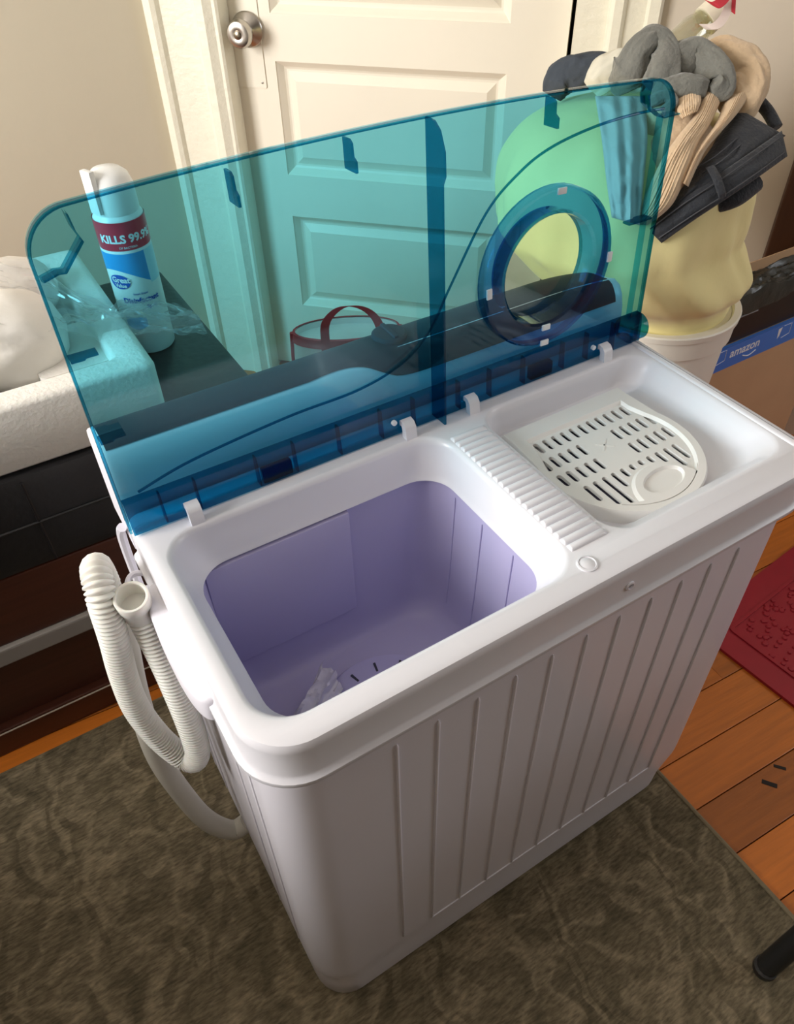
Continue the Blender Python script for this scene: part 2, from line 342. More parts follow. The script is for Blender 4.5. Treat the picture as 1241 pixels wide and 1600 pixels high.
tag(rug, 'faded grey-brown patterned rug under the washing machine', 'rug')
MB().tube([(0.570, -1.59, 0.005), (0.570, 0.547, 0.005)], 0.0036, 8).build('bound_edge', mat('rug_binding', srgb(128, 116, 92), 0.9, bump=0.5, bscale=200), rug)
MATM = mat('red_rubber_mat', srgb(150, 22, 40), 0.42, var=0.12, vscale=20)
def matloc(x, y): # mat frame turned slightly
    a = math.radians(-2.0); return (0.822 + x*math.cos(a) - y*math.sin(a), 0.187 + x*math.sin(a) + y*math.cos(a))
mt = empty('door_mat', (0.822, 0.187, 0)); mt.rotation_euler = (0, 0, math.radians(5.0)); tag(mt, 'dark red embossed mat on the wooden floor right of the machine', 'mat')
MB().plate([rr(0, 0.75, -0.46, 0, 0.012, n=3)], 0.0, 0.006).build('mat_base', MATM, mt, smooth=30)
for (i0, hh) in ((0.045, .0025), (0.125, .0025)):
    MB().plate([rr(i0, 0.75-i0, -0.46+i0, -i0, 0.008, n=2), rr(i0+.006, 0.75-i0-.006, -0.46+i0+.006, -i0-.006, 0.006, n=2)[::-1]], 0.006, 0.006+hh).build('raised_border', MATM, mt, smooth=0)
scr = MB()
for k in range(950):
    x = random.uniform(.055, .695); y = -random.uniform(.055, .405)
    if .12 < x < .63 and -.34 < y < -.12: continue
    r = random.uniform(.0035, .0065); a = random.uniform(0, PI)
    scr.lathe([(r, .006), (r*.7, .0085), (0, .009)], 7, (x, y, 0))
o = scr.build('embossed_relief', MATM, mt); o['kind'] = 'stuff'

# ------------------------------------------------------------------ washing machine
WM = empty('washing_machine', (0, 0, 0))
tag(WM, 'white portable twin-tub washing machine with raised clear blue lid', 'washing machine')
def z(v): return ZD + v
# body
def bl(dx, dyf, zz, r=0.042): return rr(0.006+min(dx, 0.004), 0.594-dx, 0.006+dyf, 0.358, (r, r, 0.012, 0.012), zz, 8)
body = MB().loft([bl(0.004, 0.004, z(-0.036)), bl(0.002, 0.002, z(-0.046)), bl(0.0, 0.0, z(-0.055)), bl(0.0, 0.0, z(-0.075)), bl(0.0, 0.0, z(-0.515)), bl(0.0, 0.0005, z(-0.530)),
     bl(0.005, 0.002, z(-0.548)), bl(0.016, 0.002, z(-0.565)), bl(0.020, 0.002, z(-0.575)), bl(0.021, 0.003, 0.013), bl(0.026, 0.008, 0.0075)], True, False, True).build('body', WHITE, WM, smooth=40)
# raised ribs on the front panel
rib = MB().tube([(0, 0, z(-0.076)), (0, 0, z(-0.080)), (0, 0, z(-0.30)), (0, 0, z(-0.512)), (0, 0, z(-0.516))], [0.0005, 0.0017, 0.0017, 0.0017, 0.0005], 10).build('front_rib', WHITE, WM)
rib.location = (0.1106, 0.0056, 0)
for i in range(1, 11): share(rib, 'front_rib', (0.1106 + 0.03984*i, 0.0056, 0))
MB().tube([(0.1106 + .04, 0.0062, z(-0.5165)), (0.1106+.03984*10, 0.0062, z(-0.5165))], 0.0013, 6).build('front_panel_line', WHITE, WM)
# ribs on the left side panel
sr = MB().tube([(0.0062, 0, z(-0.076)), (0.0062, 0, z(-0.080)), (0.0062, 0, z(-0.512)), (0.0062, 0, z(-0.516))], [0.0006, 0.0018, 0.0018, 0.0006], 8).build('side_rib', WHITE, WM)
sr.location = (0, 0.07, 0)
for yy in (0.12, 0.29, 0.33): share(sr, 'side_rib', (0, yy, 0))
# feet
ft = MB().lathe([(0.013, 0.0063), (0.014, 0.0085), (0.014, 0.013)], 16).build('foot', BLACK, WM); ft.location = (0.06, 0.06, 0)
for xy in ((0.54, 0.06), (0.06, 0.31), (0.54, 0.31)): share(ft, 'foot', (*xy, 0))
# top cover: skirt + deck with two openings
def ol(i, zz, n=10): return rr(0.0+i, 0.6-i, 0.0+i, 0.287, (0.046-i, 0.046-i, 0.006, 0.006), zz, n)
cov = MB()
OUT = [ol(0.006, z(0.0)), ol(0.0025, z(-0.0012)), ol(0.0006, z(-0.0045)), ol(0.0, z(-0.009)), ol(0.0, z(-0.038)), ol(-0.0012, z(-0.0405)), ol(-0.0042, z(-0.043)), ol(-0.0046, z(-0.0465)), ol(-0.003, z(-0.049)), ol(0.004, z(-0.050))]
cov.loft(OUT)
WO = (0.0135, 0.309, 0.0215, 0.2475)
def wl_(i, zz, r=0.036): return rr(WO[0]+i, WO[1]-i, WO[2]+i, WO[3]-i, max(r-i*0.3, .01), zz, 10)
FUN = [wl_(0, z(0.0)), wl_(0.002, z(-0.0006)), wl_(0.0042, z(-0.003)), wl_(0.0052, z(-0.007)),
       rr(0.031, 0.3015, 0.043, 0.2395, 0.034, z(-0.041), 10), rr(0.033, 0.300, 0.0455, 0.2375, 0.034, z(-0.0445), 10), rr(0.034, 0.299, 0.0465, 0.2365, 0.034, z(-0.048), 10), rr(0.030, 0.303, 0.0425, 0.2405, 0.034, z(-0.050), 10)]
cov.loft(FUN)
def sl(i, zz, r=0.030): return rr(0.3515+i, 0.586-i, 0.0325+i, 0.2465-i, max(r-i*.4, .006), zz, 10)
SC = (0.450, 0.132)
SPN = [sl(0, z(0.0)), sl(0.002, z(-0.0006)), sl(0.004, z(-0.0032)), rr(0.358, 0.577, 0.046, 0.2405, 0.026, z(-0.010), 10), rr(0.362, 0.569, 0.056, 0.238, 0.026, z(-0.026), 10), rr(0.366, 0.562, 0.062, 0.235, 0.024, z(-0.030), 10)]
cov.loft(SPN)
deck_loops = [[p_[:2] for p_ in OUT[0]], [p_[:2] for p_ in FUN[0]], [p_[:2] for p_ in SPN[0]]]
cov.plate(deck_loops, z(0.0), z(0.0), bottom=False, sides=False)
hole = [(SC[0] + 0.070*math.cos(2*PI*k/40), SC[1] + 0.070*math.sin(2*PI*k/40)) for k in range(40)]
cov.plate([[p_[:2] for p_ in SPN[-1]], hole], z(-0.030), z(-0.030), bottom=False, sides=False)
cover = cov.build('top_cover', WHITE2, WM, smooth=40)
# slightly raised rim along the right edge
MB().loft([rr(0.5880-i, 0.5980+i*.2, 0.030, 0.280, 0.004, z(h), 3) for i, h in ((0.001, -0.0005), (0.0005, 0.0010), (-0.001, 0.0018), (-.0022, .0021))], True, False, True).build('side_rim', WHITE2, WM, smooth=60)
# washboard ribs between the tubs
wb = MB(); NR = 21
prof = [(-0.0040, 0), (-0.0034, 0.0016), (-0.002, 0.0028), (0, 0.0032), (0.002, 0.0028), (0.0034, 0.0016), (0.0040, 0)]
wb.loft([[(0.0, a, z(-.0004)) for a, b in prof], [(0.0008, a*.98, z(b*.8)) for a, b in prof], [(0.002, a, z(b)) for a, b in prof], [(0.037, a, z(b)) for a, b in prof], [(0.041, a, z(b*.5)) for a, b in prof], [(0.042, a, z(-.0004)) for a, b in prof]], False)
wbo = wb.build('washboard_rib', WHITE2, WM, smooth=50)
for i in range(NR):
    yy = 0.045 + i*0.0088
    t = i/(NR-1); xx = 0.3085
    if yy > 0.212: xx = 0.3085 - 0.012*((yy-0.212)/0.017)**2 * 0
    if i == 0: wbo.location = (xx, yy, 0)
    else: share(wbo, 'washboard_rib', (xx, yy, 0))
bt = MB().lathe([(0.0092, 0), (0.0090, 0.0012), (0.0076, 0.0016), (0.0070, 0.0006), (0.0060, 0.0012), (0.0, 0.0022)], 28, (0.310, 0.0235, z(0))).build('round_plug', WHITE2, WM)
MB().lathe([(0.0048, 0), (0.0048, .0015), (.0032, .0018), (.003, -.001), (0, -.001)], 16).xf(Matrix.Translation((0.342, 0.0, z(-0.024))) @ Matrix.Rotation(PI/2, 4, 'X')).build('screw_hole', WHITE, WM)
# wash tub
def tl(i, zz, r=0.036): return rr(0.028+i, 0.3045-i, 0.040+i*.4, 0.2435-i*.4, r, zz, 10)
tub = MB().loft([tl(-0.001, z(-0.0485)), tl(0.0, z(-0.060)), tl(0.004, z(-0.18)), tl(0.007, z(-0.232)), tl(0.014, z(-0.248)), tl(0.032, z(-0.256))], True, False, True).build('wash_tub', LAV, WM, smooth=45)
tub['label'] = 'lavender plastic wash tub'
fp = MB().box(0.044, 0.196, 0.2350, 0.2440, z(-0.200), z(-0.052), 0.002).build('filter_panel', LAV, WM, smooth=30)
trb = MB().tube([(0, 0, z(-0.062)), (0, 0, z(-0.068)), (-.003, 0, z(-0.17)), (-0.006, 0, z(-0.228))], [0.0004, 0.0011, 0.0011, 0.0004], 8).build('tub_rib', LAV, tub)
trb.location = (0.3035, 0.205, 0)
for yy in (0.158, 0.108, 0.062): share(trb, 'tub_rib', (0.3035, yy, 0), parent=tub)
pl_ = MB().lathe([(0.079, -0.2555), (0.079, -0.243), (0.075, -0.237), (0.05, -0.233), (0.02, -0.228), (0, -0.226)], 44, (0.171, 0.118, ZD)).build('pulsator', LAV, WM)
pl_.scale = (1, 1, 1)
slot = MB().box(-0.009, 0.009, -0.0012, 0.0012, z(-0.2370), z(-0.2335), 0.0).build('pulsator_slot', mat('slot_dark', (0.03, 0.028, 0.05), 0.6), pl_, smooth=0)
k = 0
for a in (0.9, 1.35, 1.8, 2.25, 2.7, 3.15):
    c_ = (0.171 + 0.056*math.cos(a), 0.118 + 0.056*math.sin(a), 0.0)
    if k == 0: slot.location = c_; slot.rotation_euler = (0, 0, a)
    else: share(slot, 'pulsator_slot', c_, (0, 0, a), pl_)
    k += 1
# spin basket below the grille
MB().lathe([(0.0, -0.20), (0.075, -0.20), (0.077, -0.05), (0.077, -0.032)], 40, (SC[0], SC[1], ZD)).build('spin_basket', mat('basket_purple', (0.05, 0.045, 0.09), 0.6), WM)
# spin cover grille
def dshape(r, xb, yb, n=44):
    a0 = math.asin(min(1, max(-1, 0)));
    ar = math.acos(xb / r); pts = [(SC[0]+xb, yb)]
    pts.append((SC[0]+xb, yb - 0.012))
    for k in range(n + 1):
        a = ar*0.75 - (PI + 2*ar*0.75)*k/n
        pts.append((SC[0] + r*math.cos(a), SC[1] + r*math.sin(a)))
    pts += [(SC[0]-xb, yb-0.012), (SC[0]-xb, yb)]
    return pts[::-1]
def ring(loop, dz): return [(p_[0], p_[1], z(dz)) for p_ in loop]
D0 = dshape(0.0885, 0.081, 0.2175); D1 = dshape(0.0868, 0.0795, 0.2160); D2 = dshape(0.0790, 0.066, 0.1965); D3 = dshape(0.0765, 0.064, 0.1935)
slots = []
HC = (0.459, 0.062)
def slot_loop(x, y0, y1, w_=0.0032):
    p_ = []
    for k in range(7):
        a = -PI + PI*k/6; p_.append((x + w_*math.cos(a), y0 + w_ + w_*math.sin(a)))
    for k in range(7):
        a = PI*k/6; p_.append((x + w_*math.cos(a), y1 - w_ + w_*math.sin(a)))
    return p_
def clip_slot(x, y0, y1):
    rin = 0.0735; dx = x - SC[0]
    if abs(dx) >= rin: return
    lo = SC[1] - math.sqrt(rin*rin - dx*dx)
    y0 = max(y0, lo)
    d2 = 0.0435**2 - (x - HC[0])**2
    if d2 > 0: y0 = max(y0, HC[1] + math.sqrt(d2)) if y1 > HC[1] else y0
    if y1 - y0 > 0.0066: slots.append(slot_loop(x, y0, y1))
pt = 0.0119
for i in range(-6, 7):
    x = SC[0] + i*pt
    if abs(i) <= 5: clip_slot(x, 0.1735, 0.1905)
    if abs(i) >= 2: clip_slot(x, 0.1475, 0.1655); clip_slot(x, 0.1215, 0.1395)
    clip_slot(x, 0.040, 0.1135)
gr = MB()
gr.loft([ring(D0, -0.034), ring(D0, -0.018), ring(D1, -0.0150), ring(D2, -0.0150), ring(D3, -0.0185)])
gr.plate([D3] + [s_[::-1] for s_ in slots], z(-0.0225), z(-0.0185), sides=False)
for s_ in slots: gr.loft([[(p_[0], p_[1], z(-0.0185)) for p_ in s_], [(p_[0], p_[1], z(-0.0225)) for p_ in s_]])
sg = gr.build('spin_cover', GRILLE, WM, smooth=40); sg['label'] = 'ivory slotted spin tub cover'
# raised tongue with finger dimple
def el(cx, cy, rx, ry, dz, n=36, rot=0.12): return [(cx + rx*math.cos(a)*math.cos(rot) - ry*math.sin(a)*math.sin(rot), cy + rx*math.cos(a)*math.sin(rot) + ry*math.sin(a)*math.cos(rot), z(dz)) for a in [2*PI*k/n for k in range(n)]]
def tongue(r, dz):
    out = []
    for k in range(41):
        a = math.radians(4) + math.radians(172)*k/40; out.append((HC[0] + r*math.cos(a), HC[1] + r*1.0*math.sin(a), z(dz)))
    base = [(SC[0] + 0.0775*math.cos(t), SC[1] + 0.0775*math.sin(t)) for t in [math.radians(180+50) + math.radians(85)*k/20 for k in range(21)]]
    return out + [(x, y, z(dz)) for x, y in base]
t0 = tongue(0.0405, -0.0185); t1 = tongue(0.0375, -0.0152); t1e = [p_[:2] for p_ in t1]
tg = MB().loft([t0, t1])
dim = el(0.460, 0.0775, 0.0265, 0.0145, -0.0152)
tg.plate([t1e, [p_[:2] for p_ in dim][::-1]], z(-0.0152), z(-0.0152), bottom=False, sides=False)
tg.loft([dim, el(0.460, 0.0775, 0.0255, 0.0135, -0.0165), el(0.459, 0.076, 0.021, 0.0105, -0.027), el(0.457, 0.0745, 0.012, 0.006, -0.033)], True, False, True)
tg.build('finger_grip', GRILLE, sg, smooth=40)
em = MB()
for a in (0.75, -0.75):
    c_, s_ = math.cos(a), math.sin(a)
    em.add([(0.450 + x*c_ - y*s_, 0.150 + x*s_ + y*c_, z(zz)) for zz in (-0.0186, -0.0180) for x, y in ((-.010, -.0009), (.010, -.0009), (.010, .0009), (-.010, .0009))], [(0,1,2,3), (4,5,6,7), (0,1,5,4), (1,2,6,5), (2,3,7,6), (3,0,4,7)])
em.build('embossed_cross', GRILLE, sg, smooth=0)
# hinge hooks
hk = MB()
hp = [(0.245, -0.002), (0.2475, 0.012), (0.2515, 0.0165), (0.258, 0.0175), (0.2625, 0.0140), (0.2635, 0.009), (0.2600, 0.0085), (0.2585, 0.0115), (0.2555, 0.0118), (0.2540, 0.009), (0.2530, -0.002)]
hk.loft([[(-0.0062, a, z(b)) for a, b in hp], [(0.0062, a, z(b)) for a, b in hp]], True, True, True)
hko = hk.build('hinge_hook', WHITE2, WM, smooth=40); hko.location = (0.0535, 0.0, 0)
for x in (0.277, 0.3545, 0.5395): share(hko, 'hinge_hook', (x, 0.0, 0))
# console behind the lid
def cprof(x):
    e = max(0.0, (x - 0.50) / 0.1); q = -0.012 * e * e
    return [(0.2905, -0.045), (0.2905, 0.010), (0.2925, 0.030), (0.2965, 0.044), (0.303, 0.056+q*.2), (0.312, 0.063+q*.5), (0.324, 0.065+q), (0.338, 0.064+q), (0.350, 0.060+q), (0.357, 0.052+q), (0.360, 0.042+q), (0.360, -0.045)]
xs = [0.0, 0.0015, 0.006] + [0.006 + 0.588*k/40 for k in range(1, 40)] + [0.594, 0.5985, 0.6]
cons = MB()
def insc(pr, f): cx, cy = 0.325, 0.005; return [(cx + (a-cx)*f, cy + (b-cy)*f) for a, b in pr]
cons.loft([[(x, a, z(b)) for a, b in insc(cprof(x), 0.97 if (x < 0.001 or x > 0.599) else 0.99 if (x < 0.002 or x > 0.598) else 1.0)] for x in xs], True, True, True)
console = cons.build('control_console', WHITE, WM, smooth=35)
lab = MB(); NU = 90; NV = 12
rows = []
for i in range(NU + 1):
    x = 0.006 + 0.582*i/NU; pr = cprof(x)
    sgm = 1/(1 + math.exp(-(x - 0.270)*85)); start = 4.55 - 2.0*sgm - (0.25*math.sin(PI*min(1, max(0, (x-.20)/.09))) if x < .29 else 0) * -1
    rw = []
    for j in range(NV + 1):
        t = start + (9.0 - start)*j/NV; q = int(min(t, 10)); fr = t - q
        a = Vector((pr[q][0], pr[q][1])); b = Vector((pr[q+1][0], pr[q+1][1])); c_ = a.lerp(b, fr); nn = Vector((-(b-a).y, (b-a).x)).normalized()
        c_ = c_ + nn*0.0007
        rw.append((x, c_.x, z(c_.y)))
    rows.append(rw)
lab.loft(rows, False)
lb = lab.build('control_label', DARKLAB, console, smooth=60); lb['label'] = 'dark glossy label strip with a swooping edge'
def knob_part(x):
    k_ = MB().lathe([(0.0, -0.002), (0.019, -0.002), (0.0185, 0.002), (0.016, 0.004), (0.0, 0.005)], 28)
    for s_ in (-1, 1): pass
    k_.box(-0.0025, 0.0025, -0.015, 0.015, 0.003, 0.007, 0.001)
    return k_
kb = knob_part(0).build('dial_knob', DARKLAB, console); kb.location = (0.305, 0.333, z(0.0648)); 
# back edge trim strips at the left end of the console and the hose clip
MB().tube(spline([(-0.004, 0.300, z(-0.02)), (-0.0055, 0.318, z(-0.045)), (-0.0055, 0.332, z(-0.10)), (-0.0045, 0.335, z(-0.20))], 5), 0.0045, 8).build('cord_guide', WHITE, WM)
hc = MB().tube(spline([(0.004, 0.262, z(-0.052)), (-0.010, 0.268, z(-0.050)), (-0.018, 0.262, z(-0.050)), (-0.018, 0.252, z(-0.051)), (-0.008, 0.247, z(-0.052)), (0.004, 0.248, z(-0.053))], 6), 0.0028, 8)
hc.build('hose_clip', WHITE, WM)
# side handle on the left
hd = MB(); hl = []
for i, (g, dz) in enumerate(((0.0, -0.062), (0.0, -0.040), (0.0016, -0.0365), (0.005, -0.035))):
    lp_ = [(0.004, 0.093 + g*.3, z(dz))]
    for k in range(25):
        a = PI*k/24; e_ = 0.62
        lp_.append((0.002 - (0.0175 - g) * abs(math.sin(a))**e_, 0.164 - (0.071 - g*.6)*math.copysign(abs(math.cos(a))**0.8, math.cos(a)), z(dz)))
    lp_.append((0.004, 0.235 - g*.3, z(dz))); hl.append(lp_)
hd.loft(hl, True, True, True)
hd.build('side_handle', WHITE, WM, smooth=50)

# ------------------------------------------------------------------ drain hose
def corr(path, r, pitch, amp):
    P_ = [path[0]]; acc = 0.0; step = pitch/7
    for i in range(len(path) - 1):
        a, b = path[i], path[i+1]; sl_ = (b - a).length; t = step - acc
        while t <= sl_: P_.append(a.lerp(b, t/sl_)); t += step
        acc = sl_ - (t - step)
    P_.append(path[-1]); out = []; rs = []
    L_ = 0; nextd = 0
    dense = []
    for i in range(len(P_) - 1):
        n = 1
        for k in range(n): dense.append(P_[i].lerp(P_[i+1], k/n))
    dense.append(P_[-1])
    d = 0
    for i, q in enumerate(dense):
        if i: d += (q - dense[i-1]).length
        out.append(q); rs.append(r + amp*(2*abs(math.sin(PI*d/pitch)) - 1))
    return out, rs
def V3(l): return [Vector((a, b, z(c))) for a, b, c in l]
smooth_path = spline(V3([(0.010, 0.235, -0.520), (-0.010, 0.240, -0.530), (-0.032, 0.245, -0.490), (-0.046, 0.255, -0.430), (-0.056, 0.268, -0.335), (-0.050, 0.280, -0.235), (-0.040, 0.282, -0.150), (-0.036, 0.275, -0.090), (-0.036, 0.268, -0.050)]), 8)
mid_path = spline(V3([(-0.036, 0.268, -0.050), (-0.0365, 0.266, -0.030), (-0.038, 0.255, -0.013), (-0.041, 0.240, -0.012), (-0.044, 0.227, -0.027), (-0.0475, 0.223, -0.070), (-0.053, 0.230, -0.130), (-0.0545, 0.234, -0.190), (-0.047, 0.232, -0.248), (-0.034, 0.222, -0.285), (-0.0235, 0.208, -0.283), (-0.017, 0.200, -0.250), (-0.0155, 0.200, -0.190), (-0.016, 0.206, -0.130), (-0.018, 0.216, -0.080), (-0.020, 0.224, -0.052)]), 10)
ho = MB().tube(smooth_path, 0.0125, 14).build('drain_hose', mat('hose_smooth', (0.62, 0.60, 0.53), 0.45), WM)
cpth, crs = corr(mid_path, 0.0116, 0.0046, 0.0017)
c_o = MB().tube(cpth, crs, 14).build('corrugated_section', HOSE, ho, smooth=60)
e0 = Vector((-0.020, 0.224, z(-0.054))); e1 = Vector((-0.0225, 0.214, z(-0.020))); le = (e1 - e0).length
MCf = Matrix.Translation(e0) @ (e1 - e0).to_track_quat('Z', 'Y').to_matrix().to_4x4()
MB().lathe([(0.0, le*.45), (0.0118, le*.45), (0.0120, le*.98), (0.0128, le), (0.0142, le), (0.0150, le*.97), (0.0150, le*.62), (0.0138, le*.58), (0.0138, 0.0), (0.0, 0.0)], 28).xf(MCf).build('hose_cuff', HOSE, ho, smooth=40)

# ------------------------------------------------------------------ clear blue lid
tl_ = 0.06; nn_ = math.sqrt(1 + tl_*tl_)
us = Vector((0, tl_/nn_, 1/nn_)); ut = Vector((0, -1/nn_, tl_/nn_))
ML = Matrix(((1, us.x, ut.x, 0.0), (0, us.y, ut.y, 0.2685), (0, us.z, ut.z, ZD), (0, 0, 0, 1)))
def topcurve(x): return 0.275 + 0.0105*(1 - ((x - 0.3)/0.3)**2)
def lid_outline(i=0.0, n=10):
    x0, x1, r = -0.002 + i, 0.602 - i, 0.034 - i*.5
    pts = [(x0, 0.0), (x1, 0.0)]
    for k in range(n + 1):
        a = 0.5*PI*k/n; pts.append((x1 - r + r*math.cos(a), topcurve(x1-r) - i - r*0.97 + r*0.97*math.sin(a)))
    for k in range(1, 40):
        x = x1 - r - (x1 - x0 - 2*r)*k/40; pts.append((x, topcurve(x) - i))
    for k in range(n + 1):
        a = 0.5*PI + 0.5*PI*k/n; pts.append((x0 + r + r*math.cos(a), topcurve(x0+r) - i - r*0.97 + r*0.97*math.sin(a)))
    return pts
RC = (0.4545, 0.1225)
def circ(r, n=56): return [(RC[0] + r*math.cos(2*PI*k/n), RC[1] + r*0.99*math.sin(2*PI*k/n)) for k in range(n)]
lid = MB().plate([lid_outline(), circ(0.0815)[::-1]], -0.0028, 0.0).build('lid', BLUE, WM, smooth=30)
lid.matrix_world = ML; lid['label'] = 'clear blue plastic lid standing open'
# flange round the edge
O0 = lid_outline()[1:]; O1 = lid_outline(0.0022)[1:]; O0 = O0 + [(-0.002, 0.0)]; O1 = O1 + [(0.0002, 0.0)]
n0 = len(O0)
fl_ = MB().loft([[(a, b, 0.0002) for a, b in O0], [(a, b, 0.0048) for a, b in O0], [(a, b, 0.0048) for a, b in O1], [(a, b, 0.0002) for a, b in O1]], False)
fl_.build('lid_flange', BLUED, lid, smooth=40)
# spin window ring
def rg(r, t): return [(a, b, t) for a, b in circ(r)]
MB().loft([rg(0.0814, -0.0026), rg(0.0812, 0.0080), rg(0.0790, 0.0105), rg(0.0590, 0.0105), rg(0.0562, 0.0080), rg(0.0555, -0.012), rg(0.0575, -0.012), rg(0.0580, 0.0055), rg(0.0600, 0.0078), rg(0.0775, 0.0078), rg(0.0790, 0.0055), rg(0.0792, -0.0026), rg(0.0814, -0.0026)]).build('window_ring', RINGB, lid, smooth=40)
MB().plate([circ(0.0572)], -0.010, -0.0085).build('window_pane', tinted('smoky_pane', (0.68, 0.82, 0.78)), lid, smooth=0)
clp = MB().box(-0.0052, 0.0052, -0.0030, 0.0030, -0.0008, 0.0012, 0.0005).build('ring_clip', mat('clip_white', (0.85, 0.86, 0.88), 0.4), lid)
for i, (r_, a) in enumerate(((0.0775, 87), (0.0775, 182), (0.0775, -3), (0.0775, 268), (0.0600, 268))):
    q = (RC[0] + r_*math.cos(math.radians(a)), RC[1] + r_*math.sin(math.radians(a)), 0.0113); rt = (0, 0, math.radians(a - 90))
    if i == 0: clp.location = q; clp.rotation_euler = rt
    else: share(clp, 'ring_clip', q, rt, lid)
# swooping ridge
rp = spline([Vector((a, b, 0.001)) for a, b in ((0.016, 0.037), (0.067, 0.049), (0.160, 0.058), (0.235, 0.060), (0.285, 0.073), (0.316, 0.098), (0.340, 0.136), (0.379, 0.194), (0.415, 0.222), (0.450, 0.237), (0.500, 0.246), (0.552, 0.249), (0.590, 0.248))], 8)
MB().tube(rp, 0.0013, 6).build('lid_ridge', BLUED, lid)
# dividing rib
def platex(x, poly, th=0.0022):   # plate at constant x, polygon in (s, t)
    return MB().loft([[(x, a, b) for a, b in poly], [(x+th, a, b) for a, b in poly]], True, True, True)
platex(0.3160, [(0.0, 0.0002), (0.0, 0.0235), (0.236, 0.0235), (0.243, 0.0270), (0.262, 0.0265), (0.277, 0.020), (0.283, 0.012), (0.2838, 0.0002)]).build('dividing_rib', BLUED, lid, smooth=0)
# tabs along the top edge
tb = platex(0.0, [(0.2555, 0.0003), (0.2555, 0.0185), (0.264, 0.0185), (0.2665, 0.0140), (0.276, 0.0135), (0.2785, 0.010), (0.2785, 0.0003)]).build('lid_tab', BLUED, lid, smooth=0)
tb.location = (0.1435, -0.002, 0)
for x, dy in ((0.2405, 0.003), (0.4400, 0.002)): share(tb, 'lid_tab', (x, dy, 0), parent=lid)
# tabs on the side edges
ts = MB().loft([[(a, -0.001, b) for a, b in ((0.0003, 0.0003), (0.0003, .0125), (0.010, .0125), (0.0115, .0100), (0.0205, .0100), (0.0205, .0003))], [(a, 0.001, b) for a, b in ((0.0003, 0.0003), (0.0003, .0125), (0.010, .0125), (0.0115, .0100), (0.0205, .0100), (0.0205, .0003))]], True, True, True).build('side_tab', BLUED, lid, smooth=0)
ts.location = (0.0, 0.172, 0)
share(ts, 'side_tab', (0.0, 0.100, 0), parent=lid); share(ts, 'side_tab', (0.600, 0.140, 0), (0, 0, PI), lid).scale = (1.6, 1, -1)
for o_ in (COL.objects['side_tab'],): pass
# corner braces
def brace(pts):
    b = MB(); pv = [Vector((p_[0], p_[1], 0)) for p_ in pts]
    b.loft([[p_ + Vector((0, 0, 0.0003)) for p_ in pv], [p_ + Vector((0, 0, 0.0125)) for p_ in pv]], False)
    b.loft([[p_ + Vector((0.0016, -0.0012, 0.0003)) for p_ in pv], [p_ + Vector((0.0016, -0.0012, 0.0125)) for p_ in pv]], False)
    b.loft([[p_ + Vector((0, 0, 0.0125)) for p_ in pv], [p_ + Vector((0.0016, -0.0012, 0.0125)) for p_ in pv]], False)
    return b
brace([(0.0285, 0.2735), (0.0300, 0.262), (0.0330, 0.254), (0.0160, 0.236), (0.0110, 0.2365), (0.0005, 0.2335)]).build('corner_brace', BLUED, lid, smooth=0)
brace([(0.5560, 0.2780), (0.5545, 0.266), (0.5570, 0.258), (0.5780, 0.244), (0.6000, 0.2445)]).build('corner_brace', BLUED, lid, smooth=0)
# vertical stiffener near the right edge
platex(0.582, [(0.03, 0.0003), (0.03, 0.008), (0.243, 0.008), (0.243, 0.0003)], 0.0012).build('edge_rib', BLUE, lid, smooth=0)
# hinge bar along the bottom
hb = MB().loft([[(x, a, b) for a, b in ((0.0345, 0.0003), (0.0335, 0.0085), (0.020, 0.0105), (0.001, 0.0105), (0.001, 0.0085), (0.0195, 0.0085), (0.0320, 0.0068), (0.0325, 0.0003))] for x in (0.0005, 0.5995)], True, True, True)
hb.build('hinge_bar', BLUED, lid, smooth=0)
hr = platex(0.0, [(0.0005, 0.0003), (0.0005, 0.0083), (0.0315, 0.0066), (0.0315, 0.0003)], 0.0016).build('hinge_rib', BLUED, lid, smooth=0); hr.location = (0.030, 0, 0)
for x in (0.062, 0.120, 0.158, 0.205, 0.252, 0.290, 0.345, 0.385, 0.430, 0.485, 0.520, 0.560): share(hr, 'hinge_rib', (x, 0, 0), parent=lid)
hbk = MB().box(0.0, 0.030, 0.001, 0.016, 0.0005, 0.0080, 0.001).build('hinge_block', tinted('deep_blue_plastic', (0.03, 0.16, 0.36)), lid, smooth=0); hbk.location = (0.124, 0, 0)
share(hbk, 'hinge_block', (0.440, 0, 0), parent=lid)
MB().lathe([(0.0, 0), (0.015, 0.0), (0.0158, 0.002), (0.0158, 0.024), (0.014, 0.026), (0, 0.026)], 24).xf(Matrix.Translation((0.585, 0.0125, -0.002)) @ Matrix.Rotation(PI/2, 4, 'Y')).build('hinge_end_cap', BLUED, lid)
hpn = MB().lathe([(0.0, 0), (0.0028, 0), (0.0028, .003), (0, .004)], 10).build('hinge_pin', WPRINT, lid); hpn.location = (0.2635, 0.017, 0.0108)
share(hpn, 'hinge_pin', (0.5245, 0.016, 0.0108), parent=lid)

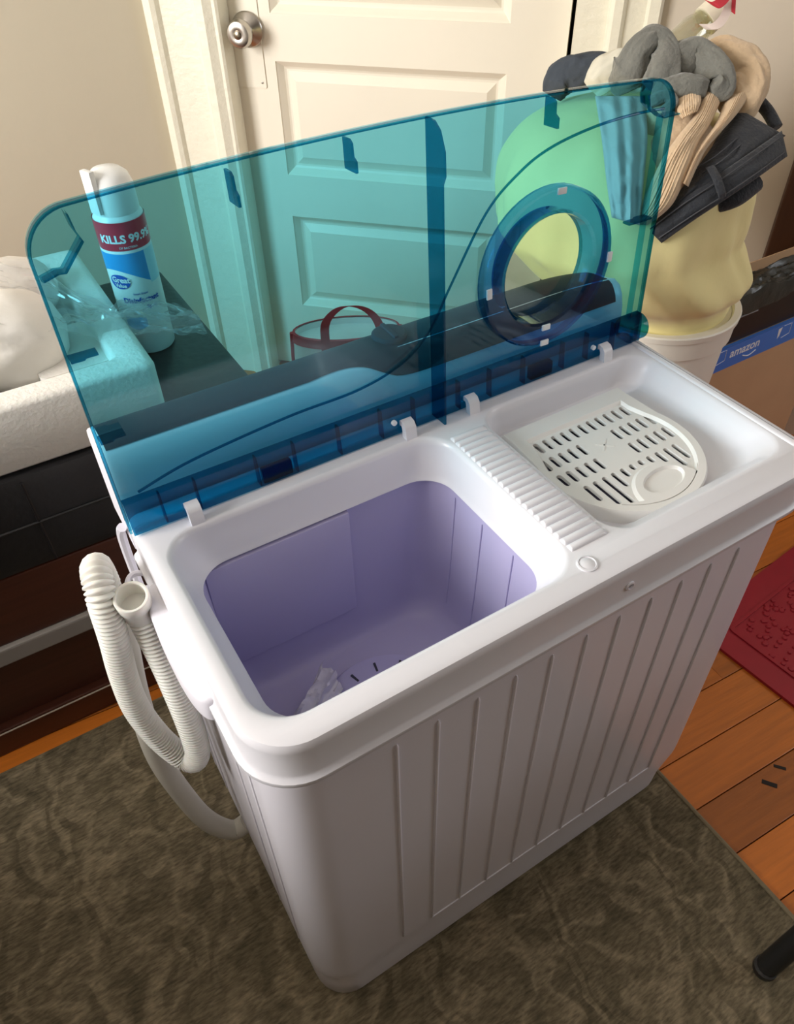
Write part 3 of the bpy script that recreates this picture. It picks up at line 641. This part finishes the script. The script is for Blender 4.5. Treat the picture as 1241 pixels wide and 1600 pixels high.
# crumpled bag left in the tub
bgm = MB(); n1, n2 = 26, 18; gv = []
for i in range(n1):
    row = []
    for j in range(n2):
        u = i/(n1-1); v = j/(n2-1)
        x = 0.048 + 0.090*u + 0.012*noise.noise(Vector((u*3, v*3, 1))); y = 0.095 + 0.100*u + 0.045*v - 0.03*u + 0.008*noise.noise(Vector((u*4, v*4, 7)))
        zz = -0.240 + 0.022*abs(noise.noise(Vector((u*3.2, v*4.5, 3)))) + 0.018*math.sin(PI*u)*math.sin(PI*v) + 0.012*u
        row.append((x, y, z(zz)))
    gv.append(row)
bgm.loft(gv, False)
o = bgm.build('plastic_pouch', mat('pouch_white', (0.66, 0.64, 0.72), 0.35), smooth=30)
tag(o, 'crumpled white plastic pouch lying in the bottom of the wash tub', 'pouch')

# ------------------------------------------------------------------ bench with things on it (left)
BY0, BY1, BX0, BX1 = 0.579, 1.03, -0.95, 0.252
bn = empty('storage_bench', (0, 0, 0)); tag(bn, 'dark wooden bench with a thick black vinyl cushion behind the machine', 'bench')
cu = MB().box(BX0, BX1, BY0, BY1, z(-0.279), z(-0.131), 0.014).build('cushion', BLACKL, bn, smooth=40)
MB().tube([(BX0+.01, BY0-.0005, z(-0.205)), (BX1-.012, BY0-.0005, z(-0.205))], 0.0022, 6).build('piping', BLACKL, cu)
MB().tube([(-0.075, BY0-.0005, z(-0.272)), (-0.075, BY0-.0005, z(-0.140))], 0.002, 6).build('seam', BLACKL, cu)
MB().box(BX0+.005, BX1-.005, BY0+.004, BY1-.004, z(-0.393), z(-0.279), 0.003).build('apron', DWOOD, bn, smooth=0)
MB().box(BX0, BX1-.002, BY0-.004, BY1, z(-0.424), z(-0.393), 0.003).build('shelf_rail', GREYTRIM, bn, smooth=0)
MB().box(BX0+.01, BX1-.01, BY0+.020, BY1-.004, 0.055, z(-0.424), 0.002).build('lower_panel', DWOOD, bn, smooth=0)
MB().box(BX0, BX1-.002, BY0+.004, BY1, 0.0, 0.055, 0.003).build('base', DWOOD, bn, smooth=0)
MB().tube([(BX0+.01, BY0+.004, 0.050), (BX1-.01, BY0+.004, 0.050)], 0.0016, 6).build('base_glint', mat('pale_glint', (0.5, 0.45, 0.38), 0.4), bn)  # pale bead paints the highlight reflected along the base edge
# styrofoam box
fb = empty('foam_box', (0, 0, z(-0.13))); tag(fb, 'white styrofoam packing box on the black bench', 'box')
X0, X1, Y0, Y1, ZB, ZT, T = -0.62, 0.119, 0.586, 0.975, -0.13, -0.040, 0.042
def fl2(i, zz, r=0.012): return rr(X0+i, X1-i, Y0+i, Y1-i, max(r - i*.1, .004), zz - ZB, 4)
MB().loft([fl2(0.006, ZB), fl2(0.0, ZB+.006), fl2(0.0, ZT-.006), fl2(0.004, ZT-.001), fl2(0.010, ZT), fl2(T-.006, ZT), fl2(T, ZT-.005), fl2(T+.004, ZB+.022), fl2(T+.012, ZB+.020)], True, True, True).build('foam_shell', EPS, fb, smooth=50)
MB().loft([rr(X1-T-.085, X1-T+.004, Y0+T+.03, Y0+T+.15, .01, zz, 4) for zz in (0.02, 0.070)], True, False, True).build('moulded_block', EPS, fb, smooth=40)
pad_ = MB().box(X0+.06, X1-T-.11, Y0+T+.008, Y1-T-.02, z(-0.106), z(-0.095), 0.003).build('shadow_pad', BLACK, smooth=0)  # black slab paints the shadow between the wraps and the front rim
tag(pad_, 'black pad put in for the shadow in the bottom of the styrofoam box', 'pad')
def padded_roll(cx0, cx1, cy, cz, ry, rz, seed):
    loops = []; n = 70
    for i in range(n + 1):
        u = i/n; e_ = min(1.0, math.sqrt(max(0.0, 1 - (2*u-1)**8)) + 0.02)
        lp_ = []
        for k in range(44):
            a = 2*PI*k/44; q = 1 + 0.16*noise.noise(Vector((u*6, math.cos(a)*1.6, math.sin(a)*1.6 + seed))) + 0.10*abs(noise.noise(Vector((u*16, math.cos(a)*3, math.sin(a)*3 + seed)))) + 0.04*noise.noise(Vector((u*40, math.cos(a)*6, math.sin(a)*6 + seed)))
            lp_.append((cx0 + (cx1-cx0)*u, cy + ry*e_*q*math.cos(a), z(cz) + rz*e_*q*math.sin(a)))
        loops.append(lp_)
    return MB().loft(loops, True, True, True)
tag(padded_roll(-0.50, 0.050, 0.738, -0.036, 0.072, 0.058, 1).build('padded_wrap', PADW, smooth=60), 'white padded wrap roll nearest the front of the styrofoam box', 'packing', 'padded wraps in the styrofoam box')
tag(padded_roll(-0.50, 0.070, 0.872, -0.040, 0.058, 0.050, 5).build('padded_wrap', PADW, smooth=60), 'white padded wrap roll at the back of the styrofoam box', 'packing', 'padded wraps in the styrofoam box')
# clear plastic bag thrown over the wraps
def film_sheet(fn, nu, nv): return MB().loft([[fn(i/nu, j/nv) for j in range(nv+1)] for i in range(nu+1)], False)
def f1(u, v):
    x = -0.36 + 0.575*u; y = 0.690 + 0.20*v*(1 - 0.70*min(1, max(0, (u-.72)/.10))) - 0.01*u
    rz = 0.020*noise.noise(Vector((u*8, v*4, 2))) + 0.014*abs(noise.noise(Vector((u*17, v*9, 5)))) + 0.006*noise.noise(Vector((u*40, v*24, 9)))
    zz = 0.022 - 0.062*min(1, max(0, (u-.55)/.22)) + rz - 0.030*max(0, (u - 0.84)/0.16)**1.5 - 0.03*max(0, 0.2-v)
    return (x, y, z(zz))
o = film_sheet(f1, 110, 50).build('clear_bag', FILM, smooth=25)
tag(o, 'crinkled clear plastic bag draped over the styrofoam box', 'bag')
# disinfectant can
CC = Vector((0.162, 0.795, z(-0.1305))); CRr = 0.0335; CHh = 0.199
can = empty('spray_can', CC); tag(can, 'white and blue disinfectant spray can with red band and white cap', 'can')
MB().lathe([(0.0, 0), (CRr-.002, 0), (CRr, .003), (CRr, CHh-.006), (CRr-.002, CHh-.002), (CRr-.006, CHh+.004), (0, CHh+.006)], 48).build('can_body', CANW, can)
def band(a0, a1, z0, z1, off=0.0003, wav=None, n=40):
    lo = [(CRr+off, 0, 0)]; L0 = []; L1 = []
    for k in range(n + 1):
        a = a0 + (a1-a0)*k/n; t = k/n
        za = z0 + (wav(t) if wav else 0)
        L0.append(((CRr+off)*math.cos(a), (CRr+off)*math.sin(a), za)); L1.append(((CRr+off)*math.cos(a), (CRr+off)*math.sin(a), z1))
    return MB().loft([L0, L1], False)
FA = math.radians(-108)     # direction the label faces
band(FA - 1.9, FA + 1.9, 0.157, 0.195).build('red_band', CANRED, can)
band(FA - 1.9, FA + 1.9, 0.153, 0.157).build('white_line', WPRINT, can)
band(FA - 1.9, FA + 0.75, 0.114, 0.153, 0.0003, lambda t: 0.016*math.sin(t*PI*1.1)).build('blue_burst', CANBLUE, can)
band(FA + 0.75, FA + 1.9, 0.106, 0.153).build('pale_band', CANLT, can)
def wrap(vs, off, ang0, zc):
    return [((CRr+off+v[2])*math.cos(ang0 + v[0]/CRr), (CRr+off+v[2])*math.sin(ang0 + v[0]/CRr), zc + v[1]) for v in vs]
def can_text(txt, size, x, zc, material, bold=0.0, off=0.0006, nm='lettering'):
    v, f = text_mesh(txt, size, 0.0001, bold); MB().add(wrap(v, off, FA + x/CRr, zc), f).build(nm, material, can, smooth=0, fix=False)
can_text('KILLS 99.9%', 0.0150, -0.030, 0.168, WPRINT, 0.0005)
can_text('OF BACTERIA', 0.0040, -0.006, 0.160, WPRINT)
ov = MB().loft([wrap([(-0.0185 + 0.0150*f_*math.cos(2*PI*k/36), 0.0105*f_*math.sin(2*PI*k/36), 0) for k in range(36)], 0.0008, FA, 0.113) for f_ in (1.0, .8, .6, .4, .2, .02)], True, False, True)
ov.build('oval_logo', CANDK, can, smooth=0, fix=False)
can_text('Great', 0.0110, -0.0295, 0.1125, WPRINT, 0.0003, 0.0012)
can_text('Value', 0.0075, -0.0260, 0.1055, WPRINT, 0.0002, 0.0012)
can_text('Disinfectant', 0.0105, -0.020, 0.082, CANDK, 0.0003)
can_text('Spray', 0.0075, 0.010, 0.072, CANDK, 0.0002)
can_text('Fresh Scent', 0.0042, -0.004, 0.0935, CANDK)
band(FA - 0.75, FA + 0.15, 0.046, 0.060, 0.0004, lambda t: -0.006*math.sin(t*PI)).build('blue_wave', CANBLUE, can)
cp = MB().lathe([(CRr-.0045, CHh+.001), (CRr-.0035, CHh+.006), (CRr-.004, CHh+.034), (CRr-.008, CHh+.047), (CRr-.016, CHh+.054), (0, CHh+.057)], 40).build('cap', CANW, can)
MB().box(-0.0335, -0.0255, -0.010, 0.008, CHh+.006, CHh+.060, 0.0015).xf(Matrix.Rotation(math.radians(25), 4, 'Z')).build('cap_trigger', CANW, cp, smooth=30)

# ------------------------------------------------------------------ tote bag standing behind the machine
tb_ = empty('tote_bag', (0.60, 1.02, 0)); tb_.rotation_euler = (0, 0, math.radians(-25)); tag(tb_, 'white shopping tote with red trim on the floor by the door', 'bag')
def tq(u, zz, thick): return [(0.115*math.cos(a)*u, thick*math.sin(a), zz) for a in [2*PI*k/32 for k in range(32)]]
TH = 0.262
MB().loft([tq(0.95, 0.0, 0.07), tq(1.0, 0.01, 0.075), tq(1.02, TH*.5, 0.07), tq(1.0, TH*.8, 0.055), tq(0.97, TH, 0.05), tq(0.93, TH, 0.046), tq(0.90, TH-.012, 0.044)], True, True, True).build('bag_body', TOTEW, tb_, smooth=60)
MB().loft([tq(1.005, TH-.018, 0.052), tq(0.985, TH+.002, 0.0515), tq(0.94, TH+.003, 0.046)], True).build('red_hem', REDC, tb_, smooth=50)
for (sx) in (-1, 1):
    MB().tube(spline([(sx*0.114, 0, 0.02), (sx*0.119, 0, TH*.5), (sx*.114, 0, TH)], 4), 0.005, 8).build('red_piping', REDC, tb_)
hdl = MB(); hpth = spline([(-0.055, -0.052, TH-.06), (-0.055, -0.058, TH+.0), (-.05, -.055, TH+.05), (-0.015, -0.05, TH+.078), (0.03, -0.05, TH+.07), (0.058, -0.055, TH+.03), (0.06, -0.058, TH-.06)], 6)
hdl.loft([[p_ + Vector((0, -.001, 0)) + d_ for d_ in (Vector((-.0, 0, 0)), Vector((.018, 0, 0.0)), Vector((.018, .002, 0.0)), Vector((0, .002, 0)))] for p_ in hpth], True, True, True)
hdl.build('handle', REDC, tb_, smooth=40)
st = MB().box(0.015, 0.045, -0.076, -0.072, 0.03, TH-.02, 0.001).build('red_stripe', REDC, tb_, smooth=0)

# ------------------------------------------------------------------ laundry bin and laundry
BC = Vector((0.852, 0.448, 0)); BH = ZD - 0.10; BR = 0.121
bn_ = empty('laundry_bin', BC); tag(bn_, 'white plastic bin holding the heap of laundry beside the machine', 'bin')
MB().lathe([(0.0, 0.0), (0.088, 0.0), (0.090, 0.004), (BR-.006, BH-.045), (BR-.006, BH-.006), (BR-.009, BH-.006), (BR-.0095, BH-.05), (0.086, 0.006), (0, 0.006)], 56).build('bin_body', BINW, bn_, smooth=40)
MB().lathe([(BR-.0055, BH-.042), (BR-.0005, BH-.040), (BR+.0010, BH-.012), (BR+.004, BH-.010), (BR+.005, BH-.002), (BR+.003, BH), (BR-.006, BH), (BR-.0085, BH-.006)], 56).build('bin_rim', BINW, bn_, smooth=40)
# yellow sack
def sack():
    loops = []; n = 34
    prof = [(0.050, -0.170), (0.090, -0.160), (0.104, -0.130), (0.106, -0.098), (0.122, -0.075), (0.158, -0.045), (0.170, 0.005), (0.174, 0.060), (0.168, 0.105), (0.138, 0.145), (0.085, 0.168), (0.03, 0.178)]
    P_ = spline([Vector((a, b, 0)) for a, b in prof], 8)
    for q in P_:
        t = max(0, min(1, (q.y + 0.095)/0.11)); c_ = BC.lerp(Vector((0.784, 0.497, 0)), t); lp_ = []
        for k in range(120):
            a = 2*PI*k/120; d_ = Vector((math.cos(a), math.sin(a), 0))
            w_ = 0.0 if q.y < -0.10 else min(1, (q.y + 0.10)/0.06)
            rad = q.x * (1 + w_*(0.06*noise.noise(Vector((d_.x*1.6, d_.y*1.6, q.y*8))) + 0.028*noise.noise(Vector((d_.x*4, d_.y*4, q.y*18 + 4))) + 0.022*(0.35 - abs(noise.noise(Vector((d_.x*3 + q.y*9, d_.y*3 - q.y*6, 2.5)))))))
            fold = 0.0022*w_*math.sin(a*17 + q.y*18 + 2*noise.noise(Vector((d_.x*2, d_.y*2, q.y*9)))) * max(0, 1 - abs(q.y)/0.13)
            p_ = c_ + d_*(rad + fold); lp_.append((p_.x, p_.y, z(q.y)))
        loops.append(lp_)
    return MB().loft(loops, True, True, True)
tag(sack().build('laundry_sack', YEL, smooth=80), 'bulging pale yellow cotton sack stuffed into the white bin', 'sack')
def cloth(paths, nseg=30):
    """folded cloth rolls: list of (path points (px,py,depth), half widths, half thicknesses, ripple count, ripple amp, seed)"""
    mb = MB()
    for pts, hw, ht, nrip, arip, seed in paths:
        P_ = spline([at(*q) for q in pts], 10); n = len(P_); loops = []
        def lerp_l(l, t):
            f = t*(len(l)-1); i = min(int(f), len(l)-2); return l[i] + (l[i+1]-l[i])*(f-i)
        for i, p_ in enumerate(P_):
            t = i/(n-1); a_ = P_[max(i-1, 0)]; b_ = P_[min(i+1, n-1)]; tg_ = (b_-a_).normalized()
            view = (p_ - CAM_P).normalized(); sd = tg_.cross(view).normalized(); up_ = sd.cross(tg_).normalized()
            w_ = lerp_l(hw, t); h_ = lerp_l(ht, t); lp_ = []
            endf = min(1, 0.35 + 4*t, 0.35 + 4*(1-t))
            for k in range(nseg*2):
                a = 2*PI*k/(nseg*2); cx, sx = math.cos(a), math.sin(a)
                qx = math.copysign(abs(cx)**0.75, cx); qy = math.copysign(abs(sx)**0.85, sx)
                wr_ = 1 + 0.16*noise.noise(Vector((qx*1.5 + seed, qy*1.5, t*5))) + 0.10*noise.noise(Vector((qx*4 + seed, qy*3, t*11)))
                rip = arip*math.cos(nrip*a)
                lp_.append(p_ + sd*(w_*qx*wr_*(0.75+.25*endf)) + up_*((h_*wr_*endf)*qy + rip*qy))
            loops.append(lp_)
        mb.loft(loops, True, True, True)
    return mb
# black jeans
def panel(A, B, thick, bulge, nrib=0, arib=0.0, seed=0.0, wr=0.004, nu=40, nv=26, mb=None):
    """piece of folded cloth between two edge lines (px, py, depth), with real thickness"""
    mb = mb or MB(); PA = spline([at(*q) for q in A], 12); PB = spline([at(*q) for q in B], 12)
    def smp(P_, t):
        f_ = t*(len(P_)-1); i_ = min(int(f_), len(P_)-2); return P_[i_].lerp(P_[i_+1], f_-i_)
    loops = []
    for i_ in range(nu + 1):
        t = i_/nu; a = smp(PA, t); b = smp(PB, t); n_ = (CAM_P - (a+b)/2).normalized(); lp_ = []
        ef = min(1.0, 0.5 + 6*t, 0.5 + 6*(1-t))
        for k in range(nv + 1):
            v = k/nv; q = a.lerp(b, v); e_ = math.sqrt(max(0.0, 1 - (2*v-1)**4))
            off = bulge*math.sin(PI*v) + thick*0.5*e_*ef + wr*e_*noise.noise(Vector((t*5 + seed, v*2.5, seed))) + 0.5*wr*e_*noise.noise(Vector((t*13 + seed, v*6, seed*2))) + arib*math.cos(2*PI*nrib*v)*e_
            lp_.append(q + n_*off)
        for k in range(nv, -1, -1):
            v = k/nv; e_ = math.sqrt(max(0.0, 1 - (2*v-1)**4)); lp_.append(a.lerp(b, v) + n_*(bulge*math.sin(PI*v) - thick*0.5*e_*ef - 0.0004))
        loops.append(lp_)
    return mb.loft(loops, True, True, True)
jn_ = panel([(1000, 352, .955), (1050, 305, .935), (1092, 255, .930), (1125, 210, .935), (1152, 168, .945)], [(1030, 366, .945), (1082, 318, .925), (1135, 280, .920), (1185, 245, .930), (1228, 212, .945)], .020, .012, seed=3.1, wr=.005)
for pts, hw in (([(1140, 195, .955), (1152, 160, .952), (1175, 152, .955), (1198, 172, .958), (1214, 200, .955)], .0075), ([(1120, 318, .955), (1150, 308, .950), (1180, 285, .955)], .012)):
    jn_.tube(spline([at(*q) for q in pts], 8), hw, 12)
jn = jn_.build('jeans', DENIM, smooth=60)
tag(jn, 'black jeans draped over the right side of the laundry heap', 'jeans')
panel([(1006, 351, .940), (1060, 312, .915), (1115, 277, .908), (1170, 240, .912), (1222, 204, .932)], [(1034, 380, .940), (1085, 344, .917), (1135, 311, .910), (1185, 277, .914), (1231, 244, .932)], .009, .003, seed=5.3, wr=.0025).build('waistband', DENIM, jn, smooth=60)
panel([(1103, 262, .903), (1113, 280, .896), (1121, 302, .898), (1124, 312, .903)], [(1116, 257, .903), (1127, 276, .896), (1134, 298, .898), (1135, 307, .903)], .005, .001, seed=1.3, wr=.001).build('belt_loop', DENIM, jn, smooth=60)
for pts in ([(1016, 358, .9290), (1065, 321, .9065), (1120, 285, .8995), (1172, 249, .9035), (1218, 216, .925)], [(1030, 372, .9320), (1085, 335, .909), (1135, 303, .9015), (1185, 269, .9055), (1226, 238, .926)], [(1088, 262, .9095), (1118, 244, .9055), (1152, 216, .9165)], [(1098, 270, .9095), (1128, 251, .9055), (1162, 222, .9175)]):
    MB().tube(spline([at(*q) for q in pts], 6), 0.0008, 6).build('seam', STITCH, jn)
# beige knit sweater
sw_ = cloth([([(1005, 345, .945), (1030, 290, .930), (1065, 235, .930), (1105, 195, .940)], [.014, .030, .034, .026], [.008, .010, .012, .012], 5, .001, 33),
            ([(1090, 105, .985), (1130, 92, .965), (1165, 120, .955), (1160, 155, .948), (1135, 180, .945)], [.018, .026, .028, .024, .022], [.02, .026, .026, .022, .016], 6, .0012, 31),
            ([(1015, 235, .965), (1035, 200, .945), (1065, 165, .945), (1095, 160, .945)], [.025, .030, .026, .02], [.02, .02, .02, .015], 6, .001, 41)])
panel([(1103, 140, .930), (1088, 176, .918), (1060, 212, .905), (1034, 250, .900), (1000, 322, .912), (985, 350, .925)], [(1130, 150, .930), (1112, 190, .918), (1092, 222, .905), (1080, 254, .898), (1052, 318, .906), (1012, 352, .922)], .012, .008, 16, .0009, 2.2, .003, mb=sw_)
panel([(1135, 150, .935), (1120, 190, .922), (1098, 222, .910), (1080, 252, .903), (1066, 285, .905)], [(1178, 140, .935), (1152, 178, .925), (1120, 214, .912), (1100, 240, .906), (1076, 292, .905)], .012, .008, 14, .0009, 4.7, .003, mb=sw_)
panel([(1060, 145, .925), (1058, 172, .915), (1066, 186, .912)], [(1092, 138, .925), (1096, 156, .912), (1090, 174, .910)], .010, .004, 10, .0008, 6.7, .002, mb=sw_)
sw = sw_.build('sweater', BEIGE, smooth=60)
tag(sw, 'beige ribbed knit sweater hanging over the laundry heap above the jeans', 'sweater')
# grey sweatshirt
gs = cloth([([(955, 135, .985), (985, 110, .960), (1000, 80, .945), (1022, 62, .945), (1040, 82, .940), (1035, 115, .928), (1020, 140, .930)], [.016, .024, .018, .015, .016, .020, .018], [.02, .022, .016, .013, .013, .014, .012], 4, .001, 51),
            ([(1030, 130, .95), (1055, 105, .945), (1085, 92, .945), (1110, 108, .935), (1126, 135, .925), (1112, 146, .92)], [.024, .024, .022, .022, .017, .010], [.02, .02, .018, .016, .014, .010], 3, .0015, 57),
            ([(1020, 145, .935), (1045, 140, .925), (1075, 135, .92), (1105, 140, .918)], [.014, .014, .014, .011], [.012, .012, .012, .01], 3, .001, 58),
            ([(1015, 160, .925), (1040, 150, .918), (1052, 160, .915), (1035, 175, .915)], [.008, .007, .006, .006], [.01, .008, .007, .006], 2, .0005, 59)]).build('sweatshirt', GREYC, smooth=60)
tag(gs, 'grey fleece sweatshirt crumpled on top of the laundry heap', 'sweatshirt')
ps = cloth([([(925, 140, 1.00), (945, 118, .985), (970, 105, .975), (990, 112, .970), (985, 140, .965)], [.016, .022, .022, .022, .018], [.016, .02, .02, .018, .014], 5, .001, 61)]).build('shirt', PALEC, smooth=60)
tag(ps, 'pale cream shirt bunched between the navy and grey clothes', 'shirt')
nv = cloth([([(862, 150, 1.03), (878, 122, 1.02), (905, 112, 1.01), (940, 112, 1.00), (955, 135, .995)], [.016, .022, .022, .022, .018], [.018, .02, .02, .018, .015], 4, .001, 71)]).build('shirt', NAVYC, smooth=60)
tag(nv, 'dark navy garment at the left end of the laundry heap', 'shirt')
lg_ = panel([(930, 150, .960), (940, 215, .922), (948, 285, .908), (956, 340, .914)], [(1008, 150, .950), (1012, 215, .914), (1006, 285, .902), (1000, 352, .912)], .014, .010, 3, .003, 7.7, .007)
lg = lg_.build('t_shirt', LGREYC, smooth=60)
tag(lg, 'light grey t-shirt hanging from the heap, seen through the blue lid', 't-shirt')
# glass bottle with ribbon on the heap
b0 = at(1035, 95, .985); b1 = at(1108, 28, .975); ax = (b1 - b0); Lb = ax.length
MBt = Matrix.Translation(b0) @ ax.to_track_quat('Z', 'Y').to_matrix().to_4x4()
gb = empty('glass_bottle', M=MBt); tag(gb, 'clear glass bottle leaning on top of the laundry heap', 'bottle')
MB().lathe([(0.0, 0.0), (0.018, 0.0), (0.0205, 0.004), (0.0205, Lb*.70), (0.0185, Lb*.78), (0.0165, Lb*.82), (0.0165, Lb*.97), (0.0145, Lb*.97), (0.0145, Lb*.82), (0.0182, Lb*.70), (0.0182, 0.006), (0, 0.005)], 36).build('glass', GLASS, gb, smooth=40)
thr = MB().lathe([(0.0165, Lb*.85), (0.0182, Lb*.86), (0.0182, Lb*.88), (0.0165, Lb*.89)], 32).build('neck_ring', GLASS, gb)
MB().lathe([(0.0172, Lb*.915), (0.0186, Lb*.915), (0.0186, Lb*1.16), (0.0172, Lb*1.18), (0, Lb*1.18)], 32).build('cap', mat('cream_cap', (0.72, 0.66, 0.52), 0.5), gb, smooth=40)
rb_ = MB()
def strip(pts, wd, mb):
    P_ = spline([at(*q) for q in pts], 6); dirv = CAM_R*0.8 + CAM_D*0.6
    mb.loft([[p_ - dirv*wd + CAM_F*-.0006, p_ + dirv*wd + CAM_F*-.0006, p_ + dirv*wd + CAM_F*.0006, p_ - dirv*wd + CAM_F*.0006] for p_ in P_], True, True, True)
strip([(1098, 42, .950), (1120, 40, .945), (1136, 18, .945), (1140, -12, .95)], 0.0055, rb_)
rbn = rb_.build('ribbon', mat('white_ribbon', (0.74, 0.62, 0.56), 0.5), smooth=50); tag(rbn, 'white ribbon with red edge hanging at the mouth of the glass bottle', 'ribbon')
r2_ = MB(); strip([(1108, 4, .938), (1118, 8, .932), (1128, 2, .932), (1138, -10, .935)], 0.006, r2_); strip([(1146, 20, .945), (1147, 2, .945), (1148, -14, .95)], 0.0028, r2_)
r2_.build('red_edge', REDC, rbn, smooth=50)

# ------------------------------------------------------------------ boxes right of the bin
BXL, BXR, BYF, BYB, BT = 1.010, 1.370, 0.437, 0.492, z(-0.252)
cb = empty('cardboard_box', (BXL, BYF, 0)); tag(cb, 'brown cardboard box with printed blue tape along its upper edge', 'box')
MB().loft([rr(0.0, BXR-BXL, 0.0, BYB-BYF, 0.002, q, 2) for q in (0.0, BT-.003)] + [rr(0.003, BXR-BXL-.003, 0.003, BYB-BYF-.003, 0.002, BT, 2)], True, True, True).build('carton', CARD, cb, smooth=30)
tpb = MB().plate([[(0.0, BT-.048), (BXR-BXL, BT-.046), (BXR-BXL, BT-.001), (0.0, BT-.001)]], 0.0, 0.0012).xf(Matrix(((1, 0, 0, 0), (0, 0, -1, -0.0004), (0, 1, 0, 0), (0, 0, 0, 1)))).build('tape_band', TAPE, cb, smooth=0)
MB().box(0.0, BXR-BXL, -0.001, 0.004, BT, BT+.0008).build('tape_fold', TAPE, cb, smooth=0)
MTX = Matrix(((1, 0, 0, 0), (0, 0, -1, -0.0018), (0, 1, 0, 0), (0, 0, 0, 1)))
v_, f_ = text_mesh('amazon', 0.026, 0.0001, 0.0004)
MB().add([MTX @ Vector((p_[0] + 0.062, p_[1] + BT - 0.026, p_[2])) for p_ in v_], f_).build('tape_lettering', WPRINT, cb, smooth=0, fix=False)
smp = spline([(0.100, BT-.033, 0), (0.118, BT-.039, 0), (0.136, BT-.033, 0)], 6)
MB().tube([MTX @ p_ for p_ in smp], 0.0011, 6).build('tape_smile', WPRINT, cb)
for xo in (0.012, 0.190):
    MB().add([MTX @ Vector((xo + a, BT - 0.012 + b, 0)) for a, b in ((0, .004), (.010, .006), (.008, -.012), (.004, -.018))], [(0, 1, 2, 3)]).build('tape_arrow', WPRINT, cb, smooth=0, fix=False)
    MB().tube([MTX @ Vector((xo + a, BT - 0.015 + b, 0)) for a, b in ((.014, .010), (.036, .010), (.038, -.012), (.016, -.016))], 0.0005, 5).build('tape_outline', WPRINT, cb)
# black carton with a bag over it
bk = empty('black_box', (1.020, 0.4415, BT + .001)); tag(bk, 'black box with a crinkled black plastic bag on top of the cardboard box', 'box')
MB().box(0, 0.245, 0, 0.044, 0, 0.085, 0.002).build('box_body', BLACK, bk, smooth=0)
MB().tube([(0.03, -0.001, 0.052), (0.10, -0.001, 0.052)], 0.0015, 6).build('label_line', mat('grey_print', (0.25, 0.25, 0.25), 0.5), bk)
def fbag(u, v):
    x = -0.010 + 0.268*u; y = -0.009 + 0.066*v
    e_ = min(u, 1-u, v, 1-v); drop = -0.035*max(0, 1 - e_/0.10)**2
    return (x, y, 0.097 + drop + 0.016*noise.noise(Vector((u*5, v*4, 3))) + 0.010*abs(noise.noise(Vector((u*11, v*8, 8)))))
MB().loft([[fbag(i/40, j/24) for j in range(25)] for i in range(41)], False).build('plastic_cover', BAGBLK, bk, smooth=20)
MB().box(0.0, 0.34, 0.0525, 0.0545, 0.0, 0.118, 0.0005).build('cardboard_flap', CARD, cb, smooth=0).location = (0.010, 0.0, BT)

# ------------------------------------------------------------------ dresser added out of view left of the rug to shade the machine
dq = empty('blocker', (-0.83, -0.2, 0)); tag(dq, 'dark brown wooden dresser added out of view left of the rug to shade the machine', 'blocker')
MB().box(-0.215, 0.215, -0.70, 0.70, 0.03, 0.70, 0.003).build('carcass', DBROWN, dq, smooth=0)
MB().box(-0.235, 0.235, -0.72, 0.72, 0.70, 0.72, 0.004).build('top', DBROWN, dq, smooth=0)
for sx in (-0.19, 0.19):
    for sy in (-0.66, 0.66): MB().lathe([(0.014, 0.0), (0.018, 0.03), (0.0, 0.031)], 14, (sx, sy, 0)).build('leg', DBROWN, dq)
for j in range(3):
    for i in range(2):
        d_ = MB().box(0.2155, 0.222, -0.69 + i*0.695, -0.005 + i*0.695, 0.05 + j*0.215, 0.255 + j*0.215, 0.002).build('drawer', DBROWN, dq, smooth=0)
        MB().lathe([(0.0, 0), (0.008, 0), (0.012, 0.012), (0.009, 0.018), (0, 0.019)], 16).xf(Matrix.Translation((0.222, -0.35 + i*0.695, 0.155 + j*0.215)) @ Matrix.Rotation(PI/2, 4, 'Y')).build('drawer_knob', STEEL, d_)

# ------------------------------------------------------------------ stool leg at the lower right
sg_ = empty('stool', (0.62, -0.42, 0)); tag(sg_, 'black metal stool whose leg stands on the rug at the lower right corner', 'stool')
seat_c = Vector((0.78, -0.50, 0.46))
for i, (fx, fy) in enumerate(((0.487, -0.243), (1.073, -0.315), (1.073, -0.757), (0.487, -0.757))):
    gz = 0.0065 if fx < 0.56 else 0.0005; foot = Vector((fx, fy, gz + 0.004)); top = seat_c + Vector((math.copysign(0.10, fx - seat_c.x), math.copysign(0.24, fy - seat_c.y), 0))
    l_ = MB().tube([foot - Vector(sg_.location), foot.lerp(top, .5) - Vector(sg_.location), top - Vector(sg_.location)], 0.0135, 14).build('leg', BLACK, sg_)
    MB().lathe([(0.0, 0), (0.013, 0), (0.0145, 0.004), (0.0145, 0.012), (0.0, 0.016)], 16, (foot.x - sg_.location.x, foot.y - sg_.location.y, gz)).build('rubber_tip', BLACK, l_)
sx_, sy_ = seat_c.x - sg_.location.x, seat_c.y - sg_.location.y
MB().loft([rr(sx_-.14-g, sx_+.14+g, sy_-.27-g, sy_+.27+g, .04, seat_c.z + h, 6) for g, h in ((-.01, 0), (0, .006), (0, .026), (-.012, .034))], True, True, True).build('seat', BLACK, sg_)
